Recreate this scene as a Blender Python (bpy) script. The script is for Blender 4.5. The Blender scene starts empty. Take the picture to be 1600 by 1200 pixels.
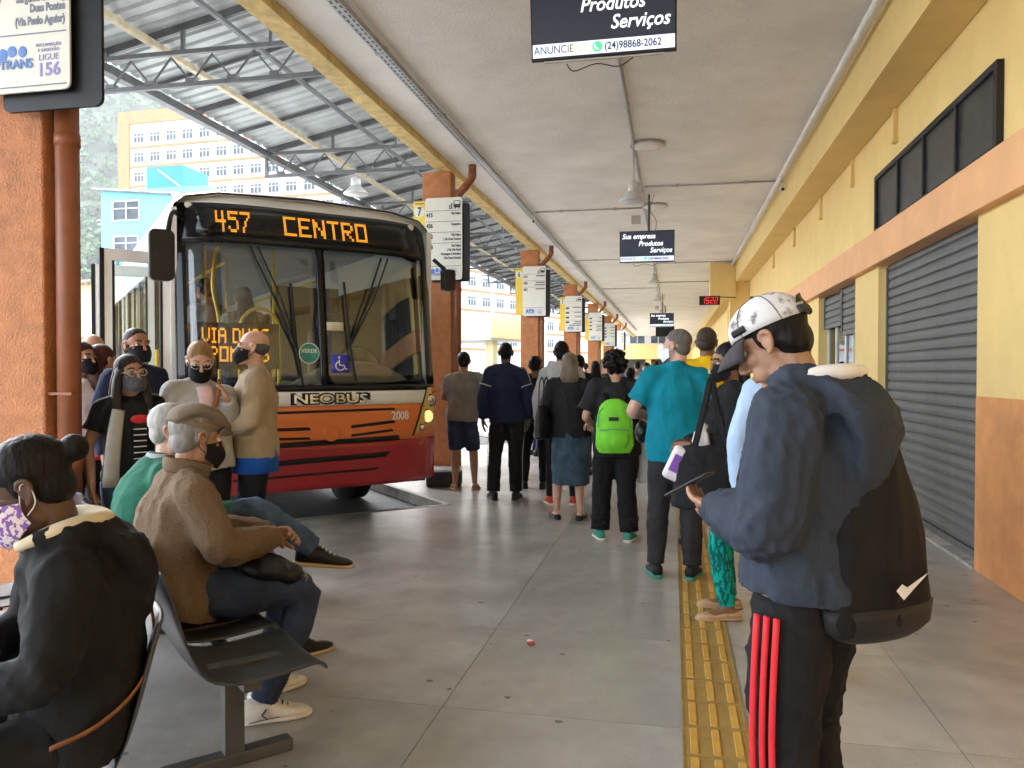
import bpy, bmesh, math, random
import numpy as np
from mathutils import Vector, Matrix, Euler
random.seed(7); np.random.seed(7)
R = math.radians
scene = bpy.context.scene
col = scene.collection
# ------------------------------------------------------------------ camera
FPX = 1215.0; YAW = math.atan(252/FPX); PIT = math.atan(20/FPX)*math.cos(YAW)
cam_d = bpy.data.cameras.new('camera'); cam = bpy.data.objects.new('camera', cam_d); col.objects.link(cam)
cam.location = (0, 0, 1.46); cam.rotation_euler = (R(90)-PIT, 0, YAW)
cam_d.sensor_width = 36; cam_d.lens = 36*FPX/1600; cam_d.clip_start = .05; cam_d.clip_end = 3000
scene.camera = cam
# ------------------------------------------------------------------ sky, sun, exposure
SUN_EL, SUN_AZ = R(48), R(318)          # azimuth clockwise from +Y
w = bpy.data.worlds.new('World'); scene.world = w; w.use_nodes = True
nt = w.node_tree; nt.nodes.clear()
sky = nt.nodes.new('ShaderNodeTexSky'); sky.sky_type = 'NISHITA'; sky.sun_disc = False
sky.sun_elevation = SUN_EL; sky.sun_rotation = SUN_AZ; sky.dust_density = 1.5; sky.air_density = 1.0; sky.ozone_density = 1
hs = nt.nodes.new('ShaderNodeHueSaturation'); hs.inputs['Saturation'].default_value = .36
bg = nt.nodes.new('ShaderNodeBackground'); bg.inputs[1].default_value = .15
wo = nt.nodes.new('ShaderNodeOutputWorld')
nt.links.new(sky.outputs[0], hs.inputs['Color']); nt.links.new(hs.outputs[0], bg.inputs[0]); nt.links.new(bg.outputs[0], wo.inputs[0])
sl = bpy.data.lights.new('sun', 'SUN'); sl.energy = 1.1; sl.angle = R(60); sl.color = (.96, .98, 1)
so = bpy.data.objects.new('sun', sl); col.objects.link(so)
sd = Vector((math.sin(SUN_AZ)*math.cos(SUN_EL), math.cos(SUN_AZ)*math.cos(SUN_EL), math.sin(SUN_EL)))
so.rotation_euler = sd.to_track_quat('Z', 'Y').to_euler(); so.location = (-30, 30, 40)
scene.view_settings.view_transform = 'Standard'; scene.view_settings.look = 'None'
scene.view_settings.exposure = 3.47; scene.view_settings.gamma = 1
scene.render.engine = 'CYCLES'
cy = scene.cycles; cy.max_bounces = 10; cy.diffuse_bounces = 6; cy.glossy_bounces = 4; cy.transparent_max_bounces = 12; cy.transmission_bounces = 6

# ------------------------------------------------------------------ helpers
MATS = {}
def M(name, rgb=(.5,.5,.5), rough=.6, var=.12, vs=6.0, bump=0.0, bs=60.0, metal=0.0, emit=None, es=1.0, stretch=None, spec=.5, rgb2=None, sss=0.0, detail=4, dirt=0.0, coat=0.0, contrast=(.35,.65)):
    """procedural material: colour mottling between two tones + fine bump"""
    if name in MATS: return MATS[name]
    if max(rgb) < .03 and not emit: rgb = tuple(c*.7 for c in rgb); spec = min(spec, .3)     # true blacks
    m = bpy.data.materials.new(name); m.use_nodes = True; MATS[name] = m
    t = m.node_tree; b = t.nodes['Principled BSDF']
    b.inputs['Roughness'].default_value = rough; b.inputs['Metallic'].default_value = metal
    b.inputs['Specular IOR Level'].default_value = spec
    if coat: b.inputs['Coat Weight'].default_value = coat; b.inputs['Coat Roughness'].default_value = .08
    if sss:
        b.inputs['Subsurface Weight'].default_value = sss; b.inputs['Subsurface Radius'].default_value = (.012,.005,.003); b.inputs['Subsurface Scale'].default_value = 1
    if emit:
        b.inputs['Emission Color'].default_value = (*emit, 1); b.inputs['Emission Strength'].default_value = es
    tc = t.nodes.new('ShaderNodeTexCoord'); src = tc.outputs['Object']
    if stretch:
        mp = t.nodes.new('ShaderNodeMapping'); mp.inputs['Scale'].default_value = stretch
        t.links.new(src, mp.inputs[0]); src = mp.outputs[0]
    c2 = rgb2 or tuple(max(0, c*(1-var*1.6)) for c in rgb); c1 = rgb if rgb2 else tuple(min(1, c*(1+var*.6)) for c in rgb)
    if var > 0 or rgb2:
        n = t.nodes.new('ShaderNodeTexNoise'); n.inputs['Scale'].default_value = vs; n.inputs['Detail'].default_value = detail; n.inputs['Roughness'].default_value = .6
        t.links.new(src, n.inputs['Vector'])
        r = t.nodes.new('ShaderNodeValToRGB'); r.color_ramp.elements[0].position = contrast[0]; r.color_ramp.elements[1].position = contrast[1]
        r.color_ramp.elements[0].color = (*c2, 1); r.color_ramp.elements[1].color = (*c1, 1)
        t.links.new(n.outputs['Fac'], r.inputs[0]); out = r.outputs[0]
        if dirt:
            n3 = t.nodes.new('ShaderNodeTexNoise'); n3.inputs['Scale'].default_value = vs*.23; n3.inputs['Detail'].default_value = 8; n3.inputs['Roughness'].default_value = .7
            t.links.new(src, n3.inputs['Vector'])
            r3 = t.nodes.new('ShaderNodeValToRGB'); r3.color_ramp.elements[0].position = .45; r3.color_ramp.elements[1].position = .75
            r3.color_ramp.elements[0].color = (1,1,1,1); r3.color_ramp.elements[1].color = (1-dirt, 1-dirt*1.05, 1-dirt*1.15, 1)
            t.links.new(n3.outputs['Fac'], r3.inputs[0])
            mx = t.nodes.new('ShaderNodeMix'); mx.data_type = 'RGBA'; mx.blend_type = 'MULTIPLY'; mx.inputs['Factor'].default_value = 1
            t.links.new(out, mx.inputs['A']); t.links.new(r3.outputs[0], mx.inputs['B']); out = mx.outputs['Result']
        t.links.new(out, b.inputs['Base Color'])
    else:
        b.inputs['Base Color'].default_value = (*rgb, 1)
    if bump:
        n2 = t.nodes.new('ShaderNodeTexNoise'); n2.inputs['Scale'].default_value = bs; n2.inputs['Detail'].default_value = 3
        t.links.new(src, n2.inputs['Vector'])
        bp = t.nodes.new('ShaderNodeBump'); bp.inputs['Strength'].default_value = bump; bp.inputs['Distance'].default_value = 1.0/bs
        t.links.new(n2.outputs['Fac'], bp.inputs['Height']); t.links.new(bp.outputs[0], b.inputs['Normal'])
    return m

def glass_mat(name, tint=(.75,.8,.8), refl=.10, rough=.02):
    if name in MATS: return MATS[name]
    m = bpy.data.materials.new(name); m.use_nodes = True; MATS[name] = m
    t = m.node_tree; t.nodes.clear(); o = t.nodes.new('ShaderNodeOutputMaterial')
    tr = t.nodes.new('ShaderNodeBsdfTransparent'); tr.inputs[0].default_value = (*tint, 1)
    gl = t.nodes.new('ShaderNodeBsdfGlossy'); gl.inputs['Roughness'].default_value = rough
    fr = t.nodes.new('ShaderNodeLayerWeight'); fr.inputs[0].default_value = .25
    ad = t.nodes.new('ShaderNodeMath'); ad.operation = 'ADD'; ad.use_clamp = True; ad.inputs[1].default_value = refl*.4
    mx = t.nodes.new('ShaderNodeMixShader')
    t.links.new(fr.outputs['Fresnel'], ad.inputs[0]); t.links.new(ad.outputs[0], mx.inputs[0])
    t.links.new(tr.outputs[0], mx.inputs[1]); t.links.new(gl.outputs[0], mx.inputs[2]); t.links.new(mx.outputs[0], o.inputs[0])
    return m

class MB:
    def __init__(s): s.v=[]; s.f=[]; s.mi=[]
    def add(s, vs, fs, mi=0):
        k=len(s.v); s.v.extend([tuple(p) for p in vs]); s.f.extend([tuple(i+k for i in f) for f in fs]); s.mi.extend([mi]*len(fs)); return s
    def box(s, c, d, rz=0, rot=None, mi=0):
        hx,hy,hz=d[0]/2,d[1]/2,d[2]/2
        vs=[Vector((x,y,z)) for z in(-hz,hz) for y in(-hy,hy) for x in(-hx,hx)]
        if rot is not None: vs=[rot@v for v in vs]
        elif rz: m=Matrix.Rotation(rz,3,'Z'); vs=[m@v for v in vs]
        c=Vector(c); return s.add([v+c for v in vs],[(0,2,3,1),(4,5,7,6),(0,1,5,4),(2,6,7,3),(0,4,6,2),(1,3,7,5)],mi)
    def b2(s, lo, hi, mi=0):
        return s.box([(a+b)/2 for a,b in zip(lo,hi)],[abs(b-a) for a,b in zip(lo,hi)],mi=mi)
    def bar(s, a, b, w, h=None, mi=0):
        a=Vector(a); b=Vector(b); d=b-a; L=d.length
        if L<1e-6: return s
        q=d.to_track_quat('Z','Y').to_matrix(); return s.box((a+b)/2,(w,h or w,L),rot=q,mi=mi)
    def tube(s, pts, r, n=8, lateral=None, caps=True, mi=0, smooth=0):
        """loft of elliptical rings; r: list of radius or (rx,ry)"""
        P=[Vector(p) for p in pts]; Rr=[(q,q) if not isinstance(q,(tuple,list)) else tuple(q) for q in (r if isinstance(r,list) else [r]*len(P))]
        if smooth and len(P)>2:
            NP=[];NR=[]
            for i in range(len(P)-1):
                p0=P[max(i-1,0)];p1=P[i];p2=P[i+1];p3=P[min(i+2,len(P)-1)]
                for k in range(smooth):
                    u=k/smooth
                    NP.append(.5*((2*p1)+(p2-p0)*u+(2*p0-5*p1+4*p2-p3)*u*u+(3*p1-p0-3*p2+p3)*u**3))
                    NR.append(tuple(a+(b-a)*(u*u*(3-2*u)) for a,b in zip(Rr[i],Rr[i+1])))
            NP.append(P[-1]);NR.append(Rr[-1]);P,Rr=NP,NR
        vs=[];N=len(P);prev=Vector(lateral) if lateral is not None else None
        for i in range(N):
            t=(P[min(i+1,N-1)]-P[max(i-1,0)])
            if t.length<1e-9: t=Vector((0,0,1))
            t.normalize()
            if prev is None: prev=Vector((1,0,0)) if abs(t.x)<.8 else Vector((0,1,0))
            x=prev-t*prev.dot(t)
            if x.length<1e-5: x=t.orthogonal()
            x.normalize(); y=t.cross(x)
            if lateral is None: prev=x
            for k in range(n):
                a=2*math.pi*k/n; vs.append(P[i]+x*(Rr[i][0]*math.cos(a))+y*(Rr[i][1]*math.sin(a)))
        fs=[(i*n+k,i*n+(k+1)%n,(i+1)*n+(k+1)%n,(i+1)*n+k) for i in range(N-1) for k in range(n)]
        if caps: fs+= [tuple(range(n-1,-1,-1)), tuple((N-1)*n+k for k in range(n))]
        return s.add(vs,fs,mi)
    def ell(s, c, r, rot=None, nu=12, nv=8, mi=0):
        if not isinstance(r,(tuple,list)): r=(r,r,r)
        c=Vector(c); vs=[]
        for j in range(1,nv):
            t=math.pi*j/nv
            for i in range(nu):
                a=2*math.pi*i/nu; p=Vector((r[0]*math.sin(t)*math.cos(a),r[1]*math.sin(t)*math.sin(a),r[2]*math.cos(t)))
                vs.append(c+(rot@p if rot is not None else p))
        top=Vector((0,0,r[2]));bot=Vector((0,0,-r[2]))
        vs+= [c+(rot@top if rot is not None else top), c+(rot@bot if rot is not None else bot)]
        k=len(vs); fs=[(j*nu+i,(j+1)*nu+i,(j+1)*nu+(i+1)%nu,j*nu+(i+1)%nu) for j in range(nv-2) for i in range(nu)]
        fs+=[(k-2,i,(i+1)%nu) for i in range(nu)]+[(k-1,(nv-2)*nu+(i+1)%nu,(nv-2)*nu+i) for i in range(nu)]
        return s.add(vs,fs,mi)
    def lathe(s, prof, c=(0,0,0), n=20, mi=0):
        c=Vector(c); vs=[c+Vector((r*math.cos(2*math.pi*k/n),r*math.sin(2*math.pi*k/n),z)) for r,z in prof for k in range(n)]
        N=len(prof); fs=[(i*n+k,i*n+(k+1)%n,(i+1)*n+(k+1)%n,(i+1)*n+k) for i in range(N-1) for k in range(n)]
        fs+=[tuple(range(n-1,-1,-1)),tuple((N-1)*n+k for k in range(n))]
        return s.add(vs,fs,mi)
    def poly(s, pts, h, mi=0):
        """prism: polygon pts (x,y,z top) extruded down by h"""
        n=len(pts); P=[Vector(p) for p in pts]; vs=P+[p-Vector((0,0,h)) for p in P]
        return s.add(vs,[tuple(range(n)),tuple(range(2*n-1,n-1,-1))]+[(i,i+n,(i+1)%n+n,(i+1)%n) for i in range(n)],mi)
    def mesh(s, name='m', smooth=False):
        me=bpy.data.meshes.new(name); me.from_pydata(s.v,[],s.f)
        if any(s.mi): me.polygons.foreach_set('material_index',s.mi)
        bm=bmesh.new(); bm.from_mesh(me); bmesh.ops.recalc_face_normals(bm,faces=bm.faces); bm.to_mesh(me); bm.free()
        if smooth: me.polygons.foreach_set('use_smooth',[True]*len(me.polygons))
        me.update(); return me
    def build(s, name, mat, parent=None, smooth=False, bevel=0, loc=None, rot=None):
        me=s.mesh(name,smooth); 
        for m in (mat if isinstance(mat,(list,tuple)) else [mat]): me.materials.append(m)
        return link(name, me, parent, bevel, loc, rot)
def link(name, me, parent=None, bevel=0, loc=None, rot=None):
    o=bpy.data.objects.new(name,me); col.objects.link(o)
    if parent is not None: o.parent=parent
    if loc is not None: o.location=loc
    if rot is not None: o.rotation_euler=rot
    if bevel:
        b=o.modifiers.new('bevel','BEVEL'); b.width=bevel; b.segments=2; b.limit_method='ANGLE'; b.angle_limit=R(40)
    return o
def tag(o, label=None, cat=None, group=None, kind=None):
    if label: o['label']=label
    if cat: o['category']=cat
    if group: o['group']=group
    if kind: o['kind']=kind
    return o
def empty(name, loc=(0,0,0), rz=0, label=None, cat=None, group=None):
    o=bpy.data.objects.new(name,None); col.objects.link(o); o.location=loc; o.rotation_euler=(0,0,rz); o.empty_display_size=.1
    return tag(o,label,cat,group)
def part(name, mat, parent, fn, smooth=False, bevel=0, loc=None, rot=None):
    m=MB(); fn(m); return m.build(name,mat,parent,smooth,bevel,loc,rot)
DG=None
def text_mesh(s, size=.1, bold=0.0, shear=0.0, align='LEFT', extr=.001, sx=1.0, spacing=1.0, valign='CENTER'):
    cu=bpy.data.curves.new('txt','FONT'); cu.body=s; cu.size=size; cu.offset=bold; cu.shear=shear; cu.align_x=align; cu.align_y=valign; cu.extrude=extr; cu.space_character=spacing; cu.resolution_u=3
    o=bpy.data.objects.new('txt',cu); col.objects.link(o)
    dg=bpy.context.evaluated_depsgraph_get(); me=bpy.data.meshes.new_from_object(o.evaluated_get(dg))
    bpy.data.objects.remove(o); bpy.data.curves.remove(cu)
    if sx!=1: me.transform(Matrix.Diagonal((sx,1,1,1)))
    return me
def text(name, s, mat, parent, loc, size=.1, rot=(R(90),0,0), **k):
    me=text_mesh(s,size,**k); me.materials.clear(); me.materials.append(mat); return link(name,me,parent,0,loc,rot)

# ------------------------------------------------------------------ materials of the setting
m_slab=M('terrazzo_slab',(.50,.495,.475),.27,.10,1.7,.06,180,dirt=.5,rgb2=(.32,.32,.31),detail=9,contrast=(.3,.7))
# fine speckle of the terrazzo
def speckle(m,scale=260,amt=.28):
    t=m.node_tree; b=t.nodes['Principled BSDF']; lk=b.inputs['Base Color'].links[0]; src=lk.from_socket
    tc=t.nodes.new('ShaderNodeTexCoord'); n=t.nodes.new('ShaderNodeTexNoise'); n.inputs['Scale'].default_value=scale; n.inputs['Detail'].default_value=1
    t.links.new(tc.outputs['Object'],n.inputs['Vector'])
    r=t.nodes.new('ShaderNodeValToRGB'); r.color_ramp.elements[0].position=.34; r.color_ramp.elements[1].position=.66
    r.color_ramp.elements[0].color=(1-amt,1-amt,1-amt,1); r.color_ramp.elements[1].color=(1+amt*.6,1+amt*.6,1+amt*.58,1)
    mx=t.nodes.new('ShaderNodeMix'); mx.data_type='RGBA'; mx.blend_type='MULTIPLY'; mx.inputs['Factor'].default_value=1
    t.links.new(n.outputs['Fac'],r.inputs[0]); t.links.new(src,mx.inputs['A']); t.links.new(r.outputs[0],mx.inputs['B']); t.links.new(mx.outputs['Result'],b.inputs['Base Color'])
speckle(m_slab)
m_joint=M('joint_filler',(.10,.095,.09),.8,.2,20)
m_asph=M('asphalt',(.035,.034,.033),.75,.3,3,.25,140,dirt=.2)
m_kerb=M('kerb_concrete',(.42,.41,.38),.8,.2,7,.2,90,dirt=.35)
m_ceil=M('ceiling_render',(.82,.795,.755),.85,.06,1.2,.38,38,dirt=.12)
m_yel=M('yellow_paint',(.78,.57,.225),.7,.03,2.5,.12,55,dirt=.09)
m_yelo=M('yellow_paint_old',(.68,.50,.20),.8,.16,7,.3,40,dirt=.28)
m_band=M('peach_paint',(.78,.42,.20),.65,.05,3,.08,50,dirt=.1)
m_orw=M('orange_paint_wall',(.70,.31,.11),.75,.1,4,.25,60,dirt=.3)
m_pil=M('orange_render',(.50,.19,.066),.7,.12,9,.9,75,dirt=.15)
m_pipe=M('orange_pipe',(.27,.085,.03),.45,.1,6,.05,40,dirt=.15)
m_shut=M('shutter_steel',(.125,.128,.126),.5,.1,5,.06,40,dirt=.2,metal=.2)
m_black=M('black_paint',(.012,.012,.013),.45,.2,8)
m_dkwin=M('dark_window_film',(.035,.035,.035),.35,.3,6,dirt=.3)
m_dkfr=M('dark_frame',(.028,.028,.028),.5,.2,9)
m_white=M('white_enamel',(.76,.75,.72),.45,.05,5,dirt=.1)
m_conduit=M('conduit_grey',(.42,.41,.40),.5,.1,9)
m_steel=M('dark_steel',(.085,.088,.092),.55,.2,6,.05,60)
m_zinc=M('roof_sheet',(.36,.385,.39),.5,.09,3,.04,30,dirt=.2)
m_galv=M('galvanised',(.45,.46,.46),.4,.15,12,metal=.5)
m_beige=M('beige_purlin',(.42,.36,.24),.6,.15,9)
# ------------------------------------------------------------------ ground, road, platform
m_yard=M('yard_concrete',(.27,.265,.25),.85,.15,.4,.1,20,dirt=.25)
tag(part('ground',m_yard,None,lambda m:m.add([(-600,-220,-.14),(600,-220,-.14),(600,440,-.14),(-600,440,-.14)],[(0,1,2,3)])),kind='structure')
UX,UY=.731,.682                      # bus bays lie at 43 degrees
TIPS=[(-2.42,8.20+7.9*k) for k in range(-2,8)]
def tooth_clip(rect,k):
    """clip rectangle polygon to the platform tooth below the front edge of bay k"""
    T=TIPS[k]; Tp=(T[0],T[1]-7.9)
    def clip(poly,f):
        out=[]
        for i in range(len(poly)):
            a,b=poly[i],poly[(i+1)%len(poly)]; fa,fb=f(a),f(b)
            if fa>=0: out.append(a)
            if (fa>=0)!=(fb>=0):
                u=fa/(fa-fb); out.append((a[0]+(b[0]-a[0])*u,a[1]+(b[1]-a[1])*u))
        return out
    p=clip(rect,lambda q:(T[1]+(q[0]-T[0])*UY/UX)-q[1])          # in front of bay k's front edge
    if p: p=clip(p,lambda q:q[1]-(Tp[1]-(q[0]-Tp[0])*UX/UY))     # beyond the side edge of the bay before
    return p
floor=MB(); floor.b2((-2.42,-24,-.13),(2.6,75,-.006))
for k in range(len(TIPS)):
    p=tooth_clip([(-8,TIPS[k][1]-14),(-2.42,TIPS[k][1]-14),(-2.42,TIPS[k][1]+1),(-8,TIPS[k][1]+1)],k)
    if len(p)>2: floor.poly([(x,y,-.006) for x,y in p],.124)
fl=tag(floor.build('platform_floor',m_joint),kind='structure')
XJ=[-9.26,-7.19,-5.12,-3.05,-.98,1.09,2.45]; YJ0=3.235-1.043*8
slab_cache={}
for j in range(0,42):
    y0=YJ0+1.043*j; y1=y0+1.043; g=.0016
    for i in range(len(XJ)-1):
        x0,x1=XJ[i],XJ[i+1]
        if x1<=-2.42+.7 and x0<-2.42:
            pieces=[]
            if x1>-2.42: pieces.append([(-2.42,y0+g),(x1-g,y0+g),(x1-g,y1-g),(-2.42,y1-g)])
            for k in range(len(TIPS)):
                p=tooth_clip([(x0+g,y0+g),(min(x1-g,-2.42),y0+g),(min(x1-g,-2.42),y1-g),(x0+g,y1-g)],k)
                if len(p)>2: pieces.append(p)
        else: 
            pieces=None
        def put(m,loc):
            o=link('floor_slab',m,fl,0,loc)
        if x0<-2.42<x1:      # column that the bay tips cut into
            pieces=[]
            for k in range(len(TIPS)):
                p=tooth_clip([(x0+g,y0+g),(-2.42,y0+g),(-2.42,y1-g),(x0+g,y1-g)],k)
                if len(p)>2: pieces.append(p+[])
            mm=MB(); mm.b2((-2.42,y0+g,-.005),(x1-g,y1-g,0))
            for p in pieces: mm.poly([(x,y,0) for x,y in p],.005)
            me=mm.mesh('floor_slab'); me.materials.append(m_slab); put(me,(0,0,0)); continue
        if pieces is None:
            key=(i,)
            if key not in slab_cache:
                mm=MB(); mm.b2((x0+g,g,-.005),(x1-g,1.043-g,0)); me=mm.mesh('floor_slab'); me.materials.append(m_slab); slab_cache[key]=me
            put(slab_cache[key],(0,y0,0))
        else:
            for p in pieces:
                ar=abs(sum(p[a][0]*p[(a+1)%len(p)][1]-p[(a+1)%len(p)][0]*p[a][1] for a in range(len(p))))/2
                if ar<.02: continue
                mm=MB(); mm.poly([(x,y,0) for x,y in p],.005); me=mm.mesh('floor_slab'); me.materials.append(m_slab); put(me,(0,0,0))
# far floor beyond the single slabs
tag(part('far_floor',m_slab,None,lambda m:m.b2((-2.42,YJ0+1.043*42,-.005),(2.45,75,0))),kind='structure')
# kerbs along the saw-tooth edge
for k,(tx,ty) in enumerate(TIPS[1:7]):
    tag(part('bay_asphalt',m_asph,None,lambda m:m.poly([(tx,ty,-.125),(tx-UX*4.4,ty-UY*4.4,-.125),(tx-UX*4.4-UY*12,ty-UY*4.4+UX*12,-.125),(tx-UY*5.72,ty+UX*5.72,-.125)],.01)),kind='structure')
    def kb(m):
        a=Vector((tx,ty,0)); b=a+Vector((-UX,-UY,0))*5.36; c=a+Vector((-UY,UX,0))*5.7
        for p,q in ((a,b),(a,c)):
            m.bar(p+Vector((0,0,-.056)),q+Vector((0,0,-.056)),.07,.118)
    tag(part('kerb',m_kerb,None,kb),kind='structure')
# tactile strip: moulded base tiles with raised bars
m_tac=M('tactile_yellow',(.40,.27,.08),.6,.12,14,.1,80,dirt=.35,rgb2=(.30,.20,.06))
m_tacb=M('tactile_bar',(.60,.36,.07),.5,.1,10,.05,60,dirt=.12)
ts=empty('tactile_paving',(.17,0,0),0,'yellow tactile guide strip of raised bars running down the platform floor','paving')
tile=MB(); tile.b2((-.13,.002,0),(.13,.248,.004)); tile.b2((-.13,.002,.004),(-.122,.248,.007)); tile.b2((.122,.002,.004),(.13,.248,.007)); tme=tile.mesh('tile'); tme.materials.append(m_tac)
def rbar():
    m=MB(); pts=[]
    for (cx,cy,a0) in ((.008,.098,0),(-.008,.098,90),(-.008,-.098,180),(.008,-.098,270)):
        for q in (0,45,90): pts.append((cx+.008*math.cos(R(a0+q)),cy+.008*math.sin(R(a0+q))))
    n=len(pts); vs=[(x,y,.004) for x,y in pts]+[(x*.8,y*.975,.0105) for x,y in pts]
    m.add(vs,[tuple(range(n,2*n))]+[(i,(i+1)%n,n+(i+1)%n,n+i) for i in range(n)]); return m.mesh('guide_bar')
bme=rbar(); bme.materials.append(m_tacb)
for j in range(92):
    link('tile',tme,ts,0,(0,1.0+.25*j,0))
    for x in (-.085,0,.085): link('guide_bar',bme,ts,0,(x,1.125+.25*j,0))
part('far_strip',m_tac,ts,lambda m:m.b2((-.13,24.0,0),(.13,60,.006)))

# ------------------------------------------------------------------ ceiling slab and its edge beam
CZ=4.65
tag(part('ceiling',m_ceil,None,lambda m:m.b2((-3.36,-24,CZ),(2.6,71,CZ+.25))),kind='structure')
eb=tag(part('edge_beam',m_yelo,None,lambda m:m.b2((-3.585,-24,CZ-.10),(-3.365,71,CZ+.25))),'long ochre yellow edge beam along the open side of the ceiling','beam')

# ------------------------------------------------------------------ shop building on the right
WX=2.18
bd=empty('shop_building',(0,0,0),0,'yellow station building with peach band and roller shutters along the right','building')
def wall(m):
    m.b2((WX,-24,2.96),(WX+.3,75,CZ))                 # upper wall
    for y0,y1 in ((-24,3.2),(9.1,10.2),(12.65,14.2),(17.0,18.4),(21.4,75)):
        m.b2((WX,y0,.0),(WX+.3,y1,2.60))
    m.b2((WX,3.2,0),(WX+.3,6.28,2.60))
part('wall',m_yel,bd,wall)
part('dado',m_orw,bd,lambda m:[m.b2((WX-.006,y0,0),(WX+.2,y1,1.28)) for y0,y1 in ((-24,6.276),(21.41,75))])
part('lintel_band',m_band,bd,lambda m:m.b2((WX-.09,-24,2.60),(WX+.3,75,2.955)),bevel=.006)
part('ceiling_beam',m_yel,bd,lambda m:m.b2((1.78,-24,4.09),(WX-.002,75,CZ-.002)),bevel=.006)
# stepped-in bay further along
part('cross_beam',m_yel,bd,lambda m:m.b2((1.05,23.6,3.55),(1.778,24.2,CZ-.002)),bevel=.006)
part('pilaster',m_yel,bd,lambda m:[m.b2((1.62,23.7,0),(WX-.003,24.2,4.088)),m.b2((1.60,24.3,0),(WX-.003,75,3.3))],bevel=.006)
for y,z in ((8.4,4.02),(10.3,4.02),(12.4,4.02),(15,4.02),(18,4.02)):
    part('bracket',m_yel,bd,lambda m:[m.b2((WX-.04,y,3.78),(WX-.001,y+.04,4.085)),m.b2((WX-.05,y-.02,3.74),(WX-.001,y+.06,3.79))])
def shutter(name,y0,y1,z0,z1,glass=False):
    e=bpy.data.objects.new(name,None); col.objects.link(e); e.parent=bd; e.location=(WX+.10,(y0+y1)/2,z0)
    L=y1-y0; n=int((z1-z0)/.098)
    m=MB()                      # one slat: curved profile
    prof=[(0,0),(-.012,.010),(-.016,.04),(-.012,.078),(0,.09),(.004,.097)]
    vs=[(x,s*L/2,z) for s in(-1,1) for x,z in prof]; q=len(prof)
    m.add(vs,[(i,i+1,q+i+1,q+i) for i in range(q-1)]); sm=m.mesh('slat'); sm.materials.append(m_shut)
    for k in range(n): link('slat',sm,e,0,(0,0,.06+.098*k) if not glass else (0,0,.03+.098*k))
    part('backing',m_black,e,lambda m:m.b2((.012,-L/2,0),(.03,L/2,z1-z0)))
    part('bottom_rail',m_shut,e,lambda m:m.b2((-.02,-L/2,.0),(.008,L/2,.058)))
    for s in(-1,1): part('guide_rail',m_shut,e,lambda m:m.b2((-.03,s*L/2-.02,0),(.01,s*L/2+.02,z1-z0)))
    return e
shutter('roller_shutter',6.32,9.06,.03,2.58)
shutter('roller_shutter',10.24,11.35,1.95,2.58); shutter('roller_shutter',11.42,12.6,2.1,2.58)
shutter('roller_shutter',14.3,16.9,.03,2.58); shutter('roller_shutter',18.5,21.3,.03,2.58)
part('door_sill',m_kerb,bd,lambda m:m.b2((WX-.02,6.28,.0),(WX+.3,9.1,.022)))
m_teal=M('teal_interior',(.03,.16,.22),.6,.2,3); m_shopgl=glass_mat('shop_glass',(.55,.7,.75),.12)
part('shop_back_wall',m_teal,bd,lambda m:[m.b2((WX+.9,10.2,0),(WX+1,12.65,2.6)),m.b2((WX+.3,10.1,0),(WX+1,10.2,2.6)),m.b2((WX+.3,12.65,0),(WX+1,12.75,2.6)),m.b2((WX+.3,10.1,2.6),(WX+1,12.75,2.7))])
part('shop_pane',m_shopgl,bd,lambda m:[m.b2((WX+.15,10.24,.9),(WX+.156,11.36,1.97)),m.b2((WX+.15,11.41,.9),(WX+.156,12.6,2.12))])
part('shop_mullion',m_white,bd,lambda m:[m.b2((WX+.13,y,.0),(WX+.17,y+.05,2.6)) for y in (10.2,10.9,11.36,12.0,12.6)]+[m.b2((WX+.12,10.2,.8),(WX+.18,12.65,.9)),m.b2((WX+.1,10.2,0),(WX+.14,12.65,.8))])
# clerestory window with dark panes
wn=bpy.data.objects.new('clerestory_window',None); col.objects.link(wn); wn.parent=bd; wn.location=(WX,0,0)
part('frame',m_dkfr,wn,lambda m:[m.b2((-.05,5.84,2.957),(.01,5.90,3.57)),m.b2((-.05,9.05,2.957),(.01,9.11,3.57)),m.b2((-.049,5.84,3.52),(.01,9.11,3.571)),m.b2((-.049,5.84,2.956),(.01,9.11,3.0))]+[m.b2((-.045,y-.02,3.0),(.005,y+.02,3.52)) for y in (6.66,7.46,8.26)],bevel=.003)
for k in range(4): part('pane',m_dkwin,wn,lambda m:m.b2((-.02,5.9+.79*k+.02,3.0),(-.012,5.9+.79*(k+1)-.02,3.52)))
part('cable',m_black,bd,lambda m:m.tube([(WX-.012,9.2,2.98),(WX-.012,10.5,2.985),(WX-.012,12,2.975),(WX-.012,14,3.0),(WX-.012,17,2.98)],.006,6,smooth=4))

# ------------------------------------------------------------------ conduits, tray and pipe on the ceiling
def conduit(a,b,r=.018,label=None,mat=None,clips=True):
    e=empty('conduit',a,0,label,'conduit','surface conduits on the ceiling'); a=Vector(a); b=Vector(b); d=b-a
    part('tube',mat or m_conduit,e,lambda m:m.tube([(0,0,0),d],r,8),True)
    if clips:
        n=max(2,int(d.length/1.5))
        for k in range(n):
            p=d*((k+.5)/n); part('clip',m_galv,e,lambda m:m.box(p,(.05,.05,.05) if abs(d.y)<abs(d.x) else (.06,.03,.05)))
    return e
conduit((-.55,5.6,4.625),(-.55,60,4.625),.022,'grey conduit running lengthwise down the middle of the ceiling')
for y,l in ((13.6,'nearest crosswise conduit right of the first bell lamp'),(23.2,'second crosswise conduit right of the middle of the ceiling'),(28.2,'third crosswise conduit right of the middle of the ceiling')): conduit((-.5,y,4.625),(1.75,y,4.625),.016,l)
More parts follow.
